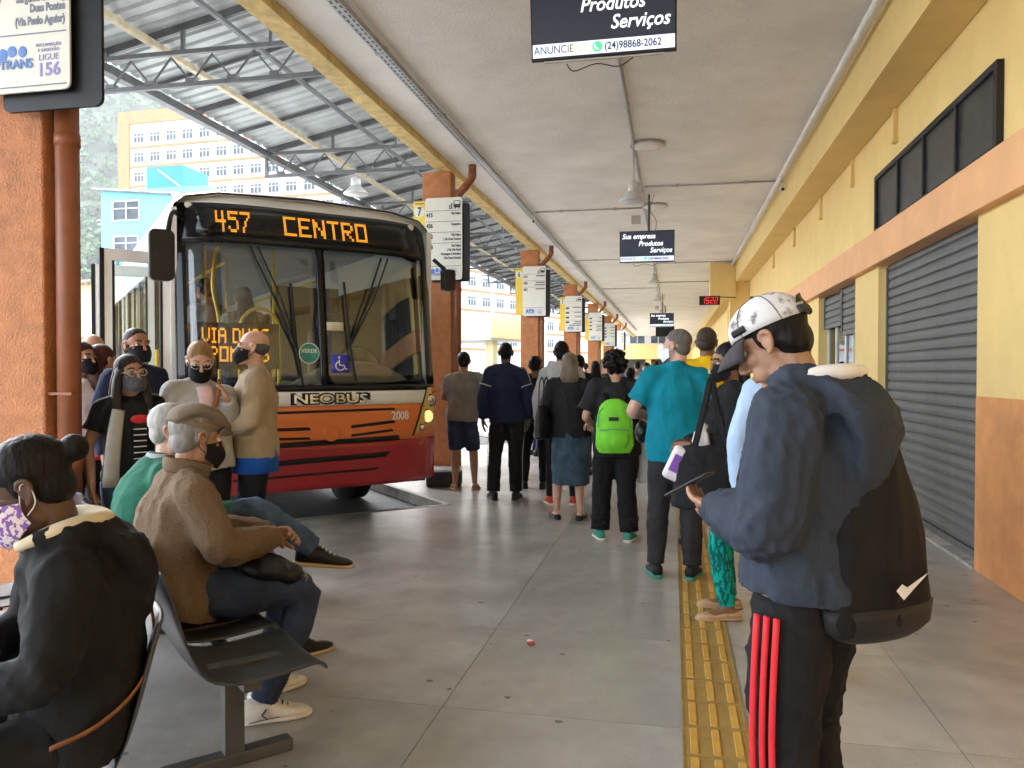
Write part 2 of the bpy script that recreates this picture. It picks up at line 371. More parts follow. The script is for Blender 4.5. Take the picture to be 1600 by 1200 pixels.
for y,l in ((15.3,'nearest crosswise conduit between cable tray and ceiling middle'),(22.2,'second crosswise conduit between cable tray and ceiling middle'),(30,'third crosswise conduit between cable tray and ceiling middle')): conduit((-2.7,y,4.625),(-.6,y,4.625),.016,l)
tr=empty('cable_tray',(-2.80,0,4.56),0,'perforated grey cable tray hung under the ceiling beside the edge beam','cable tray')
part('channel',m_galv,tr,lambda m:[m.b2((-.05,-5,0),(.05,60,.006)),m.b2((-.052,-5,.0),(-.046,60,.05)),m.b2((.046,-5,.0),(.052,60,.05))])
part('perforation',m_black,tr,lambda m:[m.b2((x,-1+.09*k,-.0015),(x+.018,-1+.09*k+.05,-.0005)) for k in range(260) for x in (-.035,.017)])
for k in range(26): part('coupling',m_galv,tr,lambda m:m.b2((-.058,1.2+2.0*k,-.006),(.058,1.26+2.0*k,.06)))
part('cable',m_white,tr,lambda m:m.tube([(.085,-4,.055),(.085,60,.055)],.008,6))
wp=empty('water_pipe',(1.66,0,4.56),0,'white plastic pipe running under the ceiling beside the yellow beam','pipe')
part('tube',m_white,wp,lambda m:m.tube([(0,-5,0),(0,24,0)],.035,10),True)
for k in range(14): part('pipe_clip',m_white,wp,lambda m:m.tube([(0,1+1.7*k,0),(0,1.05+1.7*k,0)],.043,10))

# ------------------------------------------------------------------ pillars with rainwater pipes
def pillar(k,label):
    y=3.65+7.95*k; e=empty('platform_pillar',(-3.60,y+.23,0),0,label,'pillar','orange pillars along the platform edge')
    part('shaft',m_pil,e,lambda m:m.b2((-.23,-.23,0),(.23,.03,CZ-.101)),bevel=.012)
    def dp(m):
        m.tube([(.31,-.145,0),(.31,-.145,4.05)],.062,12)
        m.tube([(.31,-.145,4.03),(.31,-.145,4.12),(.33,-.145,4.2),(.53,-.145,4.42),(.55,-.145,4.5),(.55,-.145,CZ-.004)],.06,12,smooth=2)
    dpo=part('downpipe',m_pipe,e,dp,True)
    part('pipe_joint',m_pipe,dpo,lambda m:[m.tube([(.31,-.145,z),(.31,-.145,z+.07)],.068,12) for z in (.9,2.7,3.98)]+[m.tube([(.41,-.145,4.285),(.445,-.145,4.325)],.067,12),m.tube([(.55,-.145,4.47),(.55,-.145,4.53)],.067,12)],True)
    part('pipe_strap',m_pipe,e,lambda m:[m.b2((.22,-.15,1.33),(.38,-.21,1.345))])
PL_LAB=['nearest orange pillar with downpipe at the left edge, behind the seated woman','orange pillar carrying the platform 7 route board beside the bus','orange pillar carrying the platform 6 route board, third from the camera','orange pillar carrying the platform 5 route board, fourth from the camera','fifth orange pillar from the camera','sixth orange pillar from the camera','seventh orange pillar from the camera, last of the row']
for k in range(7): pillar(k,PL_LAB[k])
part('x',m_black,None,lambda m:m.b2((0,0,-5),(.1,.1,-4.9)))
bpy.data.objects.remove(bpy.data.objects['x'])
pb=tag(part('wheel_stop',M('dark_concrete',(.03,.03,.03),.85,.3,9,.4,60),None,lambda m:m.b2((-.22,-.13,0),(.22,.13,.2)),bevel=.03,loc=(-2.85,9.5,0),rot=(0,0,R(10))),'black concrete block on the floor at the front corner of the bus','block')

# ------------------------------------------------------------------ metal canopy over the bus bays
cn=empty('bus_bay_canopy',(-5,0,0),0,'corrugated metal canopy on dark steel trusses over the bus bays','canopy')
RZ=lambda x: 5.2+.2*(x+6.7)          # roof height at x
def sheet_mesh():
    m=MB(); xs=[-6.7,-3.3]; prof=[]; p=0
    while p<.999:
        prof+= [(p,0),(p+.02,.032),(p+.06,.032),(p+.08,0)]; p+=.2
    prof.append((1.0,0)); q=len(prof)
    m.add([(x+5,y,RZ(x)+z) for x in xs for y,z in prof],[(i,i+1,q+i+1,q+i) for i in range(q-1)]); return m.mesh('roof_sheet')
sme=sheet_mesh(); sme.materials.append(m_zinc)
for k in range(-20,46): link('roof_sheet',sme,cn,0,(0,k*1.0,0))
for k in range(-20,46):
    th=.05 if k%2 else .085
    part('rafter',m_steel,cn,lambda m:m.bar((-1.7,k+.02,RZ(-6.7)-.045),(1.6,k+.02,RZ(-3.4)-.045),th*.6,th))
for x,mt,wd in ((-6.68,m_steel,.12),(-5.9,m_beige,.075),(-5.0,m_steel,.05),(-4.2,m_steel,.05)):
    part('purlin',mt,cn,lambda m:m.b2((x+5-wd/2,-20,RZ(x)-.11-wd*.5),(x+5+wd/2,46,RZ(x)-.10+wd*.3)))
for y in range(0,46,4):
    e=bpy.data.objects.new('truss',None); col.objects.link(e); e.parent=cn; e.location=(0,y,0)
    part('top_chord',m_steel,e,lambda m:m.b2((-1.72,-.025,5.08),(1.42,.025,5.13)))
    part('bottom_chord',m_steel,e,lambda m:m.b2((-1.72,-.025,4.71),(1.42,.025,4.76)))
    part('end_post',m_steel,e,lambda m:m.b2((-1.72,-.02,4.76),(-1.67,.02,5.06)))
    n=6; w_=3.14/n
    for i in range(n):
        x0=-1.70+w_*i
        part('web_bar',m_steel,e,lambda m:m.bar((x0,0,5.06),(x0+w_/2,0,4.76),.018))
        part('web_bar',m_steel,e,lambda m:m.bar((x0+w_/2,0,4.76),(x0+w_,0,5.06),.018))
        part('gusset',m_steel,e,lambda m:m.b2((x0+w_/2-.06,-.035,4.755),(x0+w_/2+.06,.035,4.80)))
    for x in (-1.5,-.5,.6): part('roof_strut',m_steel,e,lambda m:m.b2((x-.02,-.02,5.13),(x+.02,.02,RZ(x-5)-.03)))

# ------------------------------------------------------------------ hanging lamps, ceiling discs, screens, clock
m_lampg=M('lamp_grey',(.55,.55,.53),.4,.08,9,metal=.2)
def bell_lamp(x,y,z,label,s=1.0,top=CZ,rod=True):
    e=empty('bell_lamp',(x,y,z),0,label,'lamp','bell-shaped pendant lamps'); e.scale=(s,s,s)
    part('shade',m_lampg,e,lambda m:m.lathe([(.20,0),(.205,.012),(.17,.05),(.12,.10),(.095,.13),(.09,.135),(.085,.12),(.11,.09),(.16,.045),(.19,.008)],n=24),True)
    part('housing',m_lampg,e,lambda m:m.lathe([(.075,.12),(.08,.14),(.08,.26),(.05,.28),(.02,.30)],n=20),True)
    part('bulb',m_white,e,lambda m:m.ell((0,0,.07),(.045,.045,.06)),True)
    if rod: part('stem',m_conduit,e,lambda m:m.tube([(0,0,.29),(0,0,(top-z)/s)],.012,8))
bell_lamp(-.55,11.0,3.83,'large bell lamp nearest on the ceiling, above the second screen')
bell_lamp(-.55,22.5,3.95,'second bell lamp along the ceiling, beyond the second screen')
bell_lamp(-.55,28.0,3.95,'third bell lamp along the ceiling, before the third screen')
bell_lamp(-.55,36.0,3.95,'farthest bell lamp on the ceiling, by the third screen')
bell_lamp(-5.1,12.0,4.36,'bell lamp under the metal canopy just above the bus roof',1.0,4.71)
bell_lamp(-4.9,16.0,4.06,'bell lamp under the metal canopy beyond the platform 7 board',1.0,4.71)
for (x,y),l in zip(((-.36,11.1),(-.36,15.2)),('nearest round flat light on the ceiling','second round flat light on the ceiling, right of the bell lamp')):
    e=empty('ceiling_light',(x,y,CZ),0,l,'ceiling light','round ceiling lights')
    part('ring',m_conduit,e,lambda m:m.lathe([(.24,-.001),(.25,-.03),(.235,-.04),(.22,-.035),(.22,-.001)],n=28),True)
    part('diffuser',m_white,e,lambda m:m.lathe([(.22,-.02),(.21,-.045),(.12,-.058),(.005,-.062)],n=28),True)
m_scr=M('screen_dark',(.006,.007,.012),.25,.3,2,emit=(.02,.03,.06),es=.05)
m_scrw=M('screen_white',(.75,.78,.85),.4,0,emit=(.85,.9,1),es=.13); m_scrbar=M('screen_bar',(.6,.65,.8),.4,0,emit=(.62,.70,.95),es=.10)
m_scrblk=M('screen_ink',(.01,.01,.03),.5,0); m_scrg=M('screen_green',(.05,.6,.2),.4,0,emit=(.05,.8,.25),es=.10); m_scry=M('screen_yellow',(.8,.7,.15),.4,0,emit=(.9,.8,.2),es=.10)
m_plast=M('black_plastic',(.015,.015,.016),.35,.2,9)
def tv(y,z0,label,tilt=8,withtext=True):
    e=empty('hanging_screen',(-.47,y,z0),0,label,'screen','screens hung along the platform')
    t=bpy.data.objects.new('display',None); col.objects.link(t); t.parent=e; t.rotation_euler=(R(tilt),0,0)
    W,Hh=.97,.56
    part('case',m_plast,t,lambda m:[m.b2((-W/2,0,0),(W/2,.03,Hh)),m.b2((-W/2+.1,.03,.08),(W/2-.1,.08,Hh-.1))],bevel=.006)
    part('glass',m_scr,t,lambda m:m.b2((-W/2+.012,-.002,.022),(W/2-.012,-.0005,Hh-.012)))
    part('speaker_grille',m_conduit,t,lambda m:[m.b2((x,.004,-.012),(x+.80,.028,-.001)) for x in (-.40,)])
    part('banner',m_scrbar,t,lambda m:m.b2((-W/2+.012,-.0035,.022),(W/2-.012,-.0022,.108)))
    for s,x,z,a in (('Sua empresa',-.44,.46,'LEFT'),('Produtos',-.15,.33,'LEFT'),('Serviços',.44,.21,'RIGHT')):
        text('screen_text',s,m_scrw,t,(x,-.004,z),.125,align=a,shear=.25,bold=.0015,sx=.92)
    text('screen_text','ANUNCIE',m_scrblk,t,(-.465,-.005,.066),.072,sx=.86); text('screen_text','AQUI',m_scry,t,(-.215,-.005,.066),.072,sx=.82)
    part('phone_icon',m_scrg,t,lambda m:m.tube([(-.035,-.0045,.066),(-.035,-.006,.066)],.034,18)); part('handset',m_scrw,t,lambda m:m.tube([(-.052,-.0065,.078),(-.046,-.0065,.058),(-.028,-.0065,.05)],.006,6,smooth=3))
    text('screen_text','(24)98868-2062',m_scrblk,t,(.012,-.005,.064),.066,bold=.001,sx=.88)
    part('mount',m_steel,e,lambda m:[m.tube([(.03,.10,.2),(.03,.10,CZ-z0)],.02,8),m.b2((-.1,.06,.15),(.14,.12,.42))])
    part('cable',m_black,e,lambda m:[m.tube([(.1,.12,.3),(.16,.13,.75),(.05,.12,.95),(.12,.11,CZ-z0)],.005,5,smooth=4)])
    part('loose_cable',m_black,e,lambda m:[m.tube([(-.25,.05,-.01),(-.2,.06,-.06),(-.05,.06,-.02),(.1,.06,-.05),(.2,.05,0)],.004,5,smooth=4)])
    part('junction_box',m_conduit,e,lambda m:m.b2((-.28,.05,.72),(-.12,.16,.86)))
tv(5.26,3.57,'large screen hung from the ceiling nearest the camera, cut by the top edge')
tv(14.2,3.42,'second hanging screen along the platform, below the large bell lamp')
tv(32.6,3.3,'farthest lit hanging screen at the end of the platform',4)
e=empty('hanging_screen',(-.40,38.5,3.15),0,'dark blank screen seen from behind at the platform end','screen'); part('case',m_plast,e,lambda m:m.b2((-.45,0,0),(.45,.05,.52)),bevel=.006); part('mount',m_steel,e,lambda m:m.tube([(0,.03,.4),(0,.03,CZ-3.15)],.02,8))
m_led=M('red_led',(.8,.05,.03),.4,0,emit=(1,.05,.03),es=.4)
ck=empty('led_clock',(.98,22.2,3.3),0,'red digital clock reading 1522 on the right beam','clock')
part('case',m_plast,ck,lambda m:m.b2((-.28,0,0),(.28,.09,.25)),bevel=.006); part('bracket',m_black,ck,lambda m:m.tube([(.27,.05,.22),(.7,.3,.22)],.015,6))
SEG={'1':'bc','5':'afgcd','2':'abged'}
def seg(m,ch,x,z,w_=.075,h=.15,t=.016):
    S={'a':((0,h),(w_,h)),'g':((0,h/2),(w_,h/2)),'d':((0,0),(w_,0)),'f':((0,h/2),(0,h)),'b':((w_,h/2),(w_,h)),'e':((0,0),(0,h/2)),'c':((w_,0),(w_,h/2))}
    for q in SEG[ch]:
        (xa,za),(xb,zb)=S[q]; sk=.12
        m.bar((x+xa+za*sk,-.006,z+za),(x+xb+zb*sk,-.006,z+zb),t,.004)
for i,ch in enumerate('1522'): part('digit',m_led,ck,lambda m:seg(m,ch,-.22+.115*i,.05))
for x,y,z,l in ((-2.72,15.3,4.45,'small white camera on the cable tray by the crosswise conduit'),(1.72,13.3,4.42,'small white camera under the yellow beam')):
    e=empty('security_camera',(x,y,z),0,l,'camera'); part('body',m_white,e,lambda m:m.tube([(0,-.09,-.02),(0,.09,.02)],.035,10),True); part('lens',m_black,e,lambda m:m.tube([(0,-.095,-.021),(0,-.09,-.02)],.025,10)); part('mount',m_white,e,lambda m:m.tube([(0,.03,.02),(0,.03,.13)],.012,6))
# ------------------------------------------------------------------ route boards on the pillars
m_board=M('board_cream',(.74,.73,.66),.5,.03,4,dirt=.08); m_byel=M('board_yellow',(.80,.58,.07),.5,.05,4,dirt=.1); m_ink=M('board_ink',(.03,.03,.04),.6,.1,9)
m_inkg=M('board_grey_ink',(.22,.24,.30),.6,.1,9); m_blue=M('board_blue',(.12,.25,.62),.6,.1,9); m_purp=M('board_violet',(.30,.27,.60),.6,.1,9); m_orink=M('board_orange_ink',(.80,.25,.03),.6,.1,9)
def rrect(m,x0,x1,z0,z1,y0,y1,r=.03):
    pts=[]
    for cx,cz,a in ((x1-r,z1-r,0),(x0+r,z1-r,90),(x0+r,z0+r,180),(x1-r,z0+r,270)):
        for q in (0,30,60,90): pts.append((cx+r*math.cos(R(a+q)),cz+r*math.sin(R(a+q))))
    n=len(pts); m.add([(x,y,z) for y in (y0,y1) for x,z in pts],[tuple(range(n-1,-1,-1)),tuple(range(n,2*n))]+[(i,(i+1)%n,n+(i+1)%n,n+i) for i in range(n)])
def route_board(k,num,rows,label,dx=0,dz=0,detail=True):
    y=3.65+7.95*k-.06
    e=empty('route_board',(-3.17+dx,y,2.87+dz),0,label,'sign','route boards on the pillars')   # origin: lower right corner of the cream panel
    part('back_panel',m_black,e,lambda m:rrect(m,-.50,.17 if k==0 else .11,-.09 if k==0 else -.03,1.17,.025,.045,.04),loc=None)
    part('panel',m_board,e,lambda m:rrect(m,-.59,0,0,1.26,-.012,0,.035))
    part('platform_strip',m_byel,e,lambda m:m.b2((-.78,-.006,.02),(-.592,.004,1.22)))
    part('number_disc',m_board,e,lambda m:m.tube([(-.685,-.0065,1.06),(-.685,-.010,1.06)],.088,24))
    if num: text('platform_number',num,m_ink,e,(-.685,-.0115,1.055),.19,align='CENTER',bold=.004,sx=.7)
    text('strip_text','Plataforma',m_ink,e,(-.685,-.0085,1.185),.034,align='CENTER',sx=.9)
    if k>1: part('strip_mark',m_orink,e,lambda m:[m.bar((-.72,-.0085,.62-.13*q),(-.65,-.0085,.57-.13*q),.018,.002) for q in range(5)])
    if detail:
        ic=part('bus_icon',m_ink,e,lambda m:[rrect(m,-.135,-.025,1.10,1.21,-.0155,-.0125,.02),m.b2((-.12,-.0155,1.085),(-.10,-.0125,1.10)),m.b2((-.06,-.0155,1.085),(-.04,-.0125,1.10))])
        part('icon_window',m_board,ic,lambda m:rrect(m,-.122,-.038,1.155,1.198,-.0175,-.0158,.012))
        part('icon_figure',m_ink,e,lambda m:[m.b2((-.175,-.0155,1.09),(-.158,-.0125,1.17)),m.b2((-.205,-.0155,1.09),(-.19,-.0125,1.145)),m.b2((-.21,-.0155,1.084),(-.15,-.0125,1.092))])
    def rule(z): part('rule',m_ink,e,lambda m:m.b2((-.57,-.0145,z-.003),(-.02,-.0125,z+.003)))
    z=1.06
    for no,lines in rows:
        rule(z)
        if no.isdigit(): text('route_number',no,m_ink,e,(-.572,-.0135,z-.065),.085,bold=.0035,sx=.82)
        elif no: part('route_mark',m_ink,e,lambda m:m.b2((-.57,-.0145,z-.095),(-.45,-.0125,z-.035)))
        zz=z-.045
        for L in lines:
            if isinstance(L,str): text('route_name',L,m_ink,e,(-.022,-.0135,zz),.047,align='RIGHT',bold=.0022,sx=.78)
            else: part('name_mark',m_ink,e,lambda m:m.b2((-.022-L,-.0145,zz-.012),(-.022,-.0125,zz+.012)))
            zz-=.062
        z-=max(.165,.065*len(lines)+.03)
    rule(.21)
    lg=part('logo_shield',m_blue,e,lambda m:[m.ell((x,-.014,.135),(.033,.002,.04)) for x in (-.47,)])
    part('logo_wheel',m_blue,e,lambda m:m.ell((-.40,-.014,.15),(.03,.002,.032))); part('logo_leaf',m_blue,e,lambda m:m.ell((-.33,-.014,.14),(.034,.002,.036)))
    text('logo_text','PTRANS',m_blue,e,(-.40,-.0165,.085),.062,align='CENTER',bold=.002)
    text('hotline_text','LIGUE',m_purp,e,(-.15,-.0135,.125),.042,align='CENTER',bold=.001); text('hotline_number','156',m_purp,e,(-.15,-.0135,.075),.072,align='CENTER',bold=.002); text('hotline_small','RECLAMAÇÕES',m_purp,e,(-.15,-.0135,.165),.02,align='CENTER')
    part('screw',m_galv,e,lambda m:m.tube([(-.255,-.0125,.12),(-.255,-.016,.12)],.008,8))
    return e
# near board: only its lower part is in the frame
VF='Vila Felipe'; VDP='( Via Duas Pontes)'
route_board(1,'7',[('415',[VF]),('426',['Campinho']),('432',[VF,VDP]),('458',[VF,'( Via Vila Real)','Domingos e Feriados','(Via Duas Pontes)'])],'cream route board with number 7 on the pillar beside the bus')
route_board(2,'6',[('413',[.22]),('420',[.24,.26]),('453',[.24])],'cream route board with number 6 on the third pillar')
route_board(3,'5',[('',[]),('-',[.3]),('-',[.25]),('-',[.22]),('-',[.24,.3,.42])],'cream route board with number 5 on the fourth pillar')
route_board(4,'4',[('-',[.1]),('-',[.2]),('-',[.22,.24]),('-',[.2,.26])],'cream route board with number 4 on the fifth pillar',detail=False)
route_board(5,'',[('-',[.22]),('-',[.2]),('-',[.24]),('-',[.2])],'route board on the sixth pillar, partly behind number 4',detail=False)
route_board(6,'',[('-',[.2]),('-',[.24]),('-',[.2]),('-',[.22])],'farthest route board, on the seventh pillar',detail=False)
# the near board on the left pillar, larger lettering
e=empty('route_board',(-3.07,3.52,2.93),0,'cream route board on the nearest left pillar, cut by the frame corner','sign','route boards on the pillars')
part('back_panel',m_black,e,lambda m:rrect(m,-.45,.155,-.085,1.2,.03,.05,.04)); part('panel',m_board,e,lambda m:rrect(m,-.62,0,0,1.3,-.012,0,.035)); part('platform_strip',m_byel,e,lambda m:m.b2((-.82,-.006,.02),(-.62,.004,1.25)))
for z in (.30,.53,.885,.028): part('rule',m_inkg,e,lambda m:m.b2((-.60,-.0145,z-.003),(-.018,-.0125,z+.003)))
for s_,z in (('(Via Paulo Aguiar)',.575),('Sargento Boening',.485),('Duas Pontes',.43),('(Via Paulo Aguiar)',.365)):
    text('route_name',s_,m_inkg,e,(-.025,-.0135,z),.058,align='RIGHT',bold=.0026,sx=.72)
for s_,z in (('7',.45),('2',.62)): text('route_number',s_,m_inkg,e,(-.47,-.0135,z),.12,bold=.005,sx=.85)
part('logo_shield',m_blue,e,lambda m:m.ell((-.41,-.014,.2),(.03,.002,.035))); part('logo_wheel',m_blue,e,lambda m:m.ell((-.35,-.014,.215),(.03,.002,.03))); part('logo_leaf',m_blue,e,lambda m:m.ell((-.285,-.014,.21),(.028,.002,.03)))
text('logo_text','PTRANS',m_blue,e,(-.34,-.0165,.145),.066,align='CENTER',bold=.002)
text('hotline_text','LIGUE',m_purp,e,(-.125,-.0135,.17),.046,align='CENTER'); text('hotline_number','156',m_purp,e,(-.125,-.0135,.105),.095,align='CENTER',bold=.002); text('hotline_small','RECLAMAÇÃO',m_purp,e,(-.125,-.0135,.235),.023,align='CENTER'); text('hotline_small','E SUGESTÃO',m_purp,e,(-.125,-.0135,.208),.023,align='CENTER')

# ------------------------------------------------------------------ benches (back to back, at 43 degrees)
m_seat=M('seat_shell',(.045,.047,.048),.38,.15,7,.03,60,dirt=.15); m_bleg=M('bench_steel',(.075,.075,.072),.5,.2,7,dirt=.2)
def seat_mesh():
    """moulded shell: local y forward, x across"""
    prof=[(.25,-.035),(.235,-.004),(.2,.0),(.1,-.012),(-.02,-.02),(-.11,-.012),(-.17,.02),(-.2,.07),(-.225,.15),(-.25,.25),(-.275,.34),(-.287,.375),(-.292,.38)]
    m=MB(); nx=9; hw=.225; vs=[]
    for side in (0,1):
        for y,z in prof:
            back=max(0,min(1,(z-.02)/.2)); 
            for i in range(nx):
                u=-1+2*i/(nx-1); w_=hw*(1-.06*back-.10*max(0,(z-.33)/.05))
                dip=.018*(1-u*u)*(1-back)+0; yb=-.03*(1-u*u)*back
                off=-.014*side
                vs.append((u*w_,y+yb+(off if back>.5 else 0),z-dip+(off if back<=.5 else off*.3)))
    q=len(prof); fs=[]
    for s in (0,1):
        for j in range(q-1):
            for i in range(nx-1):
                a=s*q*nx+j*nx+i; fs.append((a,a+1,a+nx+1,a+nx))
    o=q*nx
    for j in range(q-1):
        for i in (0,nx-1): a=j*nx+i; fs.append((a,a+nx,a+nx+o,a+o))
    for j in (0,q-1):
        for i in range(nx-1): a=j*nx+i; fs.append((a,a+1,a+1+o,a+o))
    m.add(vs,fs); return m.mesh('seat',True)
seat_me=seat_mesh(); seat_me.materials.append(m_seat)
BO=Vector((-1.60,2.60,0)); BU=Vector((-.731,.682,0)); BN=Vector((.682,.731,0))
def bench(origin,facing_deg,us,legs,label):
    e=empty('waiting_bench',origin,R(facing_deg),label,'bench','rows of seats on the platform')
    sgn=1
    for u in us:
        o=link('seat',seat_me,e,0,(u,0,.44)); s=o.modifiers.new('sub','SUBSURF'); s.levels=1; s.render_levels=1
    part('beam',m_bleg,e,lambda m:m.b2((min(us)-.15,-.03,.355),(max(us)+.15,.03,.405)))
    for u in us: part('bracket',m_bleg,e,lambda m:m.b2((u-.03,-.14,.40),(u+.03,.14,.418)))
    for u in legs:
        part('leg',m_bleg,e,lambda m:m.b2((u-.03,-.035,.05),(u+.03,.035,.356)))
        part('foot',m_bleg,e,lambda m:m.b2((u-.032,-.25,0),(u+.032,.22,.05)),bevel=.008)
# bench local x: for facing BN (46.8 deg right of +Y... ) local +y must map to BN, local +x = right of it = -BU
ang=math.degrees(math.atan2(-BN.x,BN.y))
bench(BO,ang,[.1,-.4,-.9,-1.4,-1.9],[0,-1.72],'row of dark moulded seats facing the aisle, one empty seat in front')
bench(BO-BN*.70,ang+180,[-.62,-.12,.38,.88,1.38],[-.37,1.3],'row of dark moulded seats facing the buses, holding the woman in black')
# ------------------------------------------------------------------ litter bin behind the near pillar
m_bin=M('bin_grey',(.13,.135,.14),.5,.12,6,dirt=.25)
bn=empty('litter_bin',(-3.62,4.75,0),R(20),'grey plastic litter bin with domed lid behind the nearest pillar','bin')
part('body',m_bin,bn,lambda m:m.tube([(0,0,.0),(0,0,.72)],[(.17,.16),(.22,.2)],4),bevel=.03); part('rim',m_bin,bn,lambda m:m.tube([(0,0,.72),(0,0,.78)],[(.27,.25),(.27,.25)],4),bevel=.02)
part('lid',m_bin,bn,lambda m:m.ell((0,0,.78),(.19,.18,.27),nu=20,nv=12),True); part('flap',m_black,bn,lambda m:m.b2((-.1,-.19,.84),(.1,-.165,.93)))
# ------------------------------------------------------------------ litter and marks on the floor
lt=tag(part('candy_wrapper',M('red_foil',(.5,.06,.04),.4,.3,40),None,lambda m:m.ell((0,0,.012),(.022,.015,.012),nu=7,nv=5),loc=(-.74,4.06,0)),'crumpled red and white wrapper lying on the aisle floor','litter'); part('paper_end',M('wrapper_white',(.8,.78,.74),.6,.1,30),lt,lambda m:m.ell((-.006,.004,.022),(.018,.012,.008),nu=6,nv=4))
m_gum=M('old_gum',(.13,.125,.12),.8,.2,30)
random.seed(21); gum=[]
for k in range(90):
    x=random.uniform(-3,2.1); y=random.uniform(2.3,10)
    gum.append((x,y,random.uniform(.005,.02)))
gm=MB()
for x,y,r in gum:
    n=9; a0=random.random()*6; st=random.uniform(.5,1)
    gm.poly([(x+r*random.uniform(.75,1.1)*math.cos(a0+6.283*i/n),y+r*st*random.uniform(.75,1.1)*math.sin(a0+6.283*i/n),.0012) for i in range(n)],.001)
tag(gm.build('floor_spots',m_gum),'dark flattened gum spots scattered over the floor slabs','spots',kind='stuff')

# ------------------------------------------------------------------ far buildings, hill, poles
m_bw=M('facade_white',(.66,.65,.62),.8,.04,.4,dirt=.1); m_bo=M('facade_orange',(.58,.18,.075),.8,.08,.5); m_wgl=M('window_glass_far',(.10,.12,.14),.4,.5,.6,rgb2=(.03,.04,.05),spec=.2); m_wfr=M('window_frame_far',(.5,.51,.52),.5,.05,1); m_wdk=M('window_bar_far',(.2,.22,.24),.5,.1,1)
def win_mesh(w_,h):
    m=MB(); m.b2((-w_/2,-.05,0),(w_/2,.02,h),0)
    for x in (-w_/2,-w_/6,w_/6,w_/2): m.b2((x-.05,-.12,0),(x+.05,-.04,h),1)
    for z in (0,h*.68,h): m.b2((-w_/2-.05,-.121,z-.05),(w_/2+.05,-.041,z+.05),1)
    me=m.mesh('window'); 
    for t in (m_wgl,m_wfr): me.materials.append(t)
    return me
wme=win_mesh(2.1,1.7)
def facade(name,label,origin,rz,W,Htop,cols,rows,x0,dx,z0,dz,skip=None,corner=None):
    e=empty(name,origin,rz,label,'building')
    part('wall',m_bw,e,lambda m:m.b2((0,0,-.1),(W,14,Htop)))
    part('parapet',m_bo,e,lambda m:m.b2((-.05,-.35,Htop-2.0),(W+.05,14,Htop+.25)))
    if corner: part('corner_pier',m_bo,e,lambda m:m.b2((-.1,-.34,0),(2.3,-.002,Htop-2.0)))
    for j in range(rows): part('floor_band',m_bo,e,lambda m:m.b2((.02,-.3,z0+dz*j-1.0),(W,-.001,z0+dz*j-.62)))
    for j in range(rows):
        for i in range(cols):
            if skip and skip(i,j): continue
            link('window',wme,e,0,(x0+dx*i,0,z0+dz*j))
    return e
facade('apartment_block','large white apartment block with orange bands and corner seen above the bus',(-99,125,0),R(-3),57,48.2,16,8,4.2,3.42,18.3,3.5,skip=lambda i,j:(i>11 and j>4),corner=True)
facade('apartment_block','white wing with orange bands seen between the orange pillars',(-42.4,122.5,0),R(62),70,40.5,12,9,3.0,3.9,6.3,3.5,skip=lambda i,j:j>7)
# blue house
m_lb=M('house_blue',(.17,.46,.62),.8,.06,.3,dirt=.2); m_lb2=M('tank_blue',(.04,.22,.50),.7,.08,.4,dirt=.1)
bh=empty('blue_house',(-34.6,42,0),R(0),'light blue house with two windows and a rooftop water tank box','house')
part('wall',m_lb,bh,lambda m:m.b2((0,0,0),(7.2,9,12.6)))
part('roof',M('fibre_roof',(.30,.29,.27),.9,.25,1.5,.3,8),bh,lambda m:m.add([(-.3,-.4,12.75),(7.5,-.4,12.0),(7.5,9.3,12.0),(-.3,9.3,12.75),(-.3,-.4,12.62),(7.5,-.4,11.88),(7.5,9.3,11.88),(-.3,9.3,12.62)],[(0,1,2,3),(7,6,5,4),(0,4,5,1),(1,5,6,2),(2,6,7,3),(3,7,4,0)]))
part('tank_room',m_lb2,bh,lambda m:m.b2((2.9,.4,12.3),(5.4,3,14.0)))
part('gutter_pipe',m_white,bh,lambda m:m.bar((3.7,.36,13.8),(6.2,.36,12.0),.07))
for (x,z,w_,h) in ((.9,10.75,1.75,1.1),(.95,8.7,1.6,1.0)):
    wf=part('window',m_wfr,bh,lambda m:[m.b2((x-.08,-.08,z-.08),(x+w_+.08,-.001,z)),m.b2((x-.08,-.08,z+h),(x+w_+.08,-.001,z+h+.08)),m.b2((x-.08,-.079,z),(x,-.001,z+h)),m.b2((x+w_,-.079,z),(x+w_+.08,-.001,z+h)),m.b2((x+w_/2-.04,-.07,z),(x+w_/2+.04,-.002,z+h)),m.b2((x,-.07,z+h*.6),(x+w_,-.003,z+h*.6+.06))])
    part('pane',m_wgl,wf,lambda m:m.b2((x,-.03,z),(x+w_,-.005,z+h)))
part('wire_bracket',m_steel,bh,lambda m:[m.b2((1.5,-.6,7.6),(1.62,-.5,8.4)),m.b2((.9,-.6,8.2),(3.2,-.5,8.3))])
# low cream hall across the yard with a tiled roof
m_cream=M('cream_wall',(.66,.56,.30),.8,.05,.6,dirt=.12); m_tile=M('roof_tile',(.33,.27,.21),.9,.35,2,.3,12)
hl=empty('low_hall',(-31,30,0),R(0),'low cream hall with tiled eaves across the bus yard','building')
part('wall',m_cream,hl,lambda m:m.b2((0,0,3.0),(13,4,5.35))); part('lower_wall',m_bw,hl,lambda m:m.b2((.2,1.5,0),(12.8,3.9,3.0)))
part('eaves',m_tile,hl,lambda m:[m.tube([(-.4+.3*k,-.5,5.36-.0*k),(-.4+.3*k,4.2,6.0)],.12,6) for k in range(46)])
cnp=empty('yard_canopy',(-24,46,0),R(-18),'cream fascia canopy of the platform across the bus yard','canopy')
part('fascia',m_cream,cnp,lambda m:m.b2((0,0,3.3),(15,5,4.6))); part('soffit',m_bw,cnp,lambda m:m.b2((.1,.1,3.2),(14.9,4.9,3.298)))
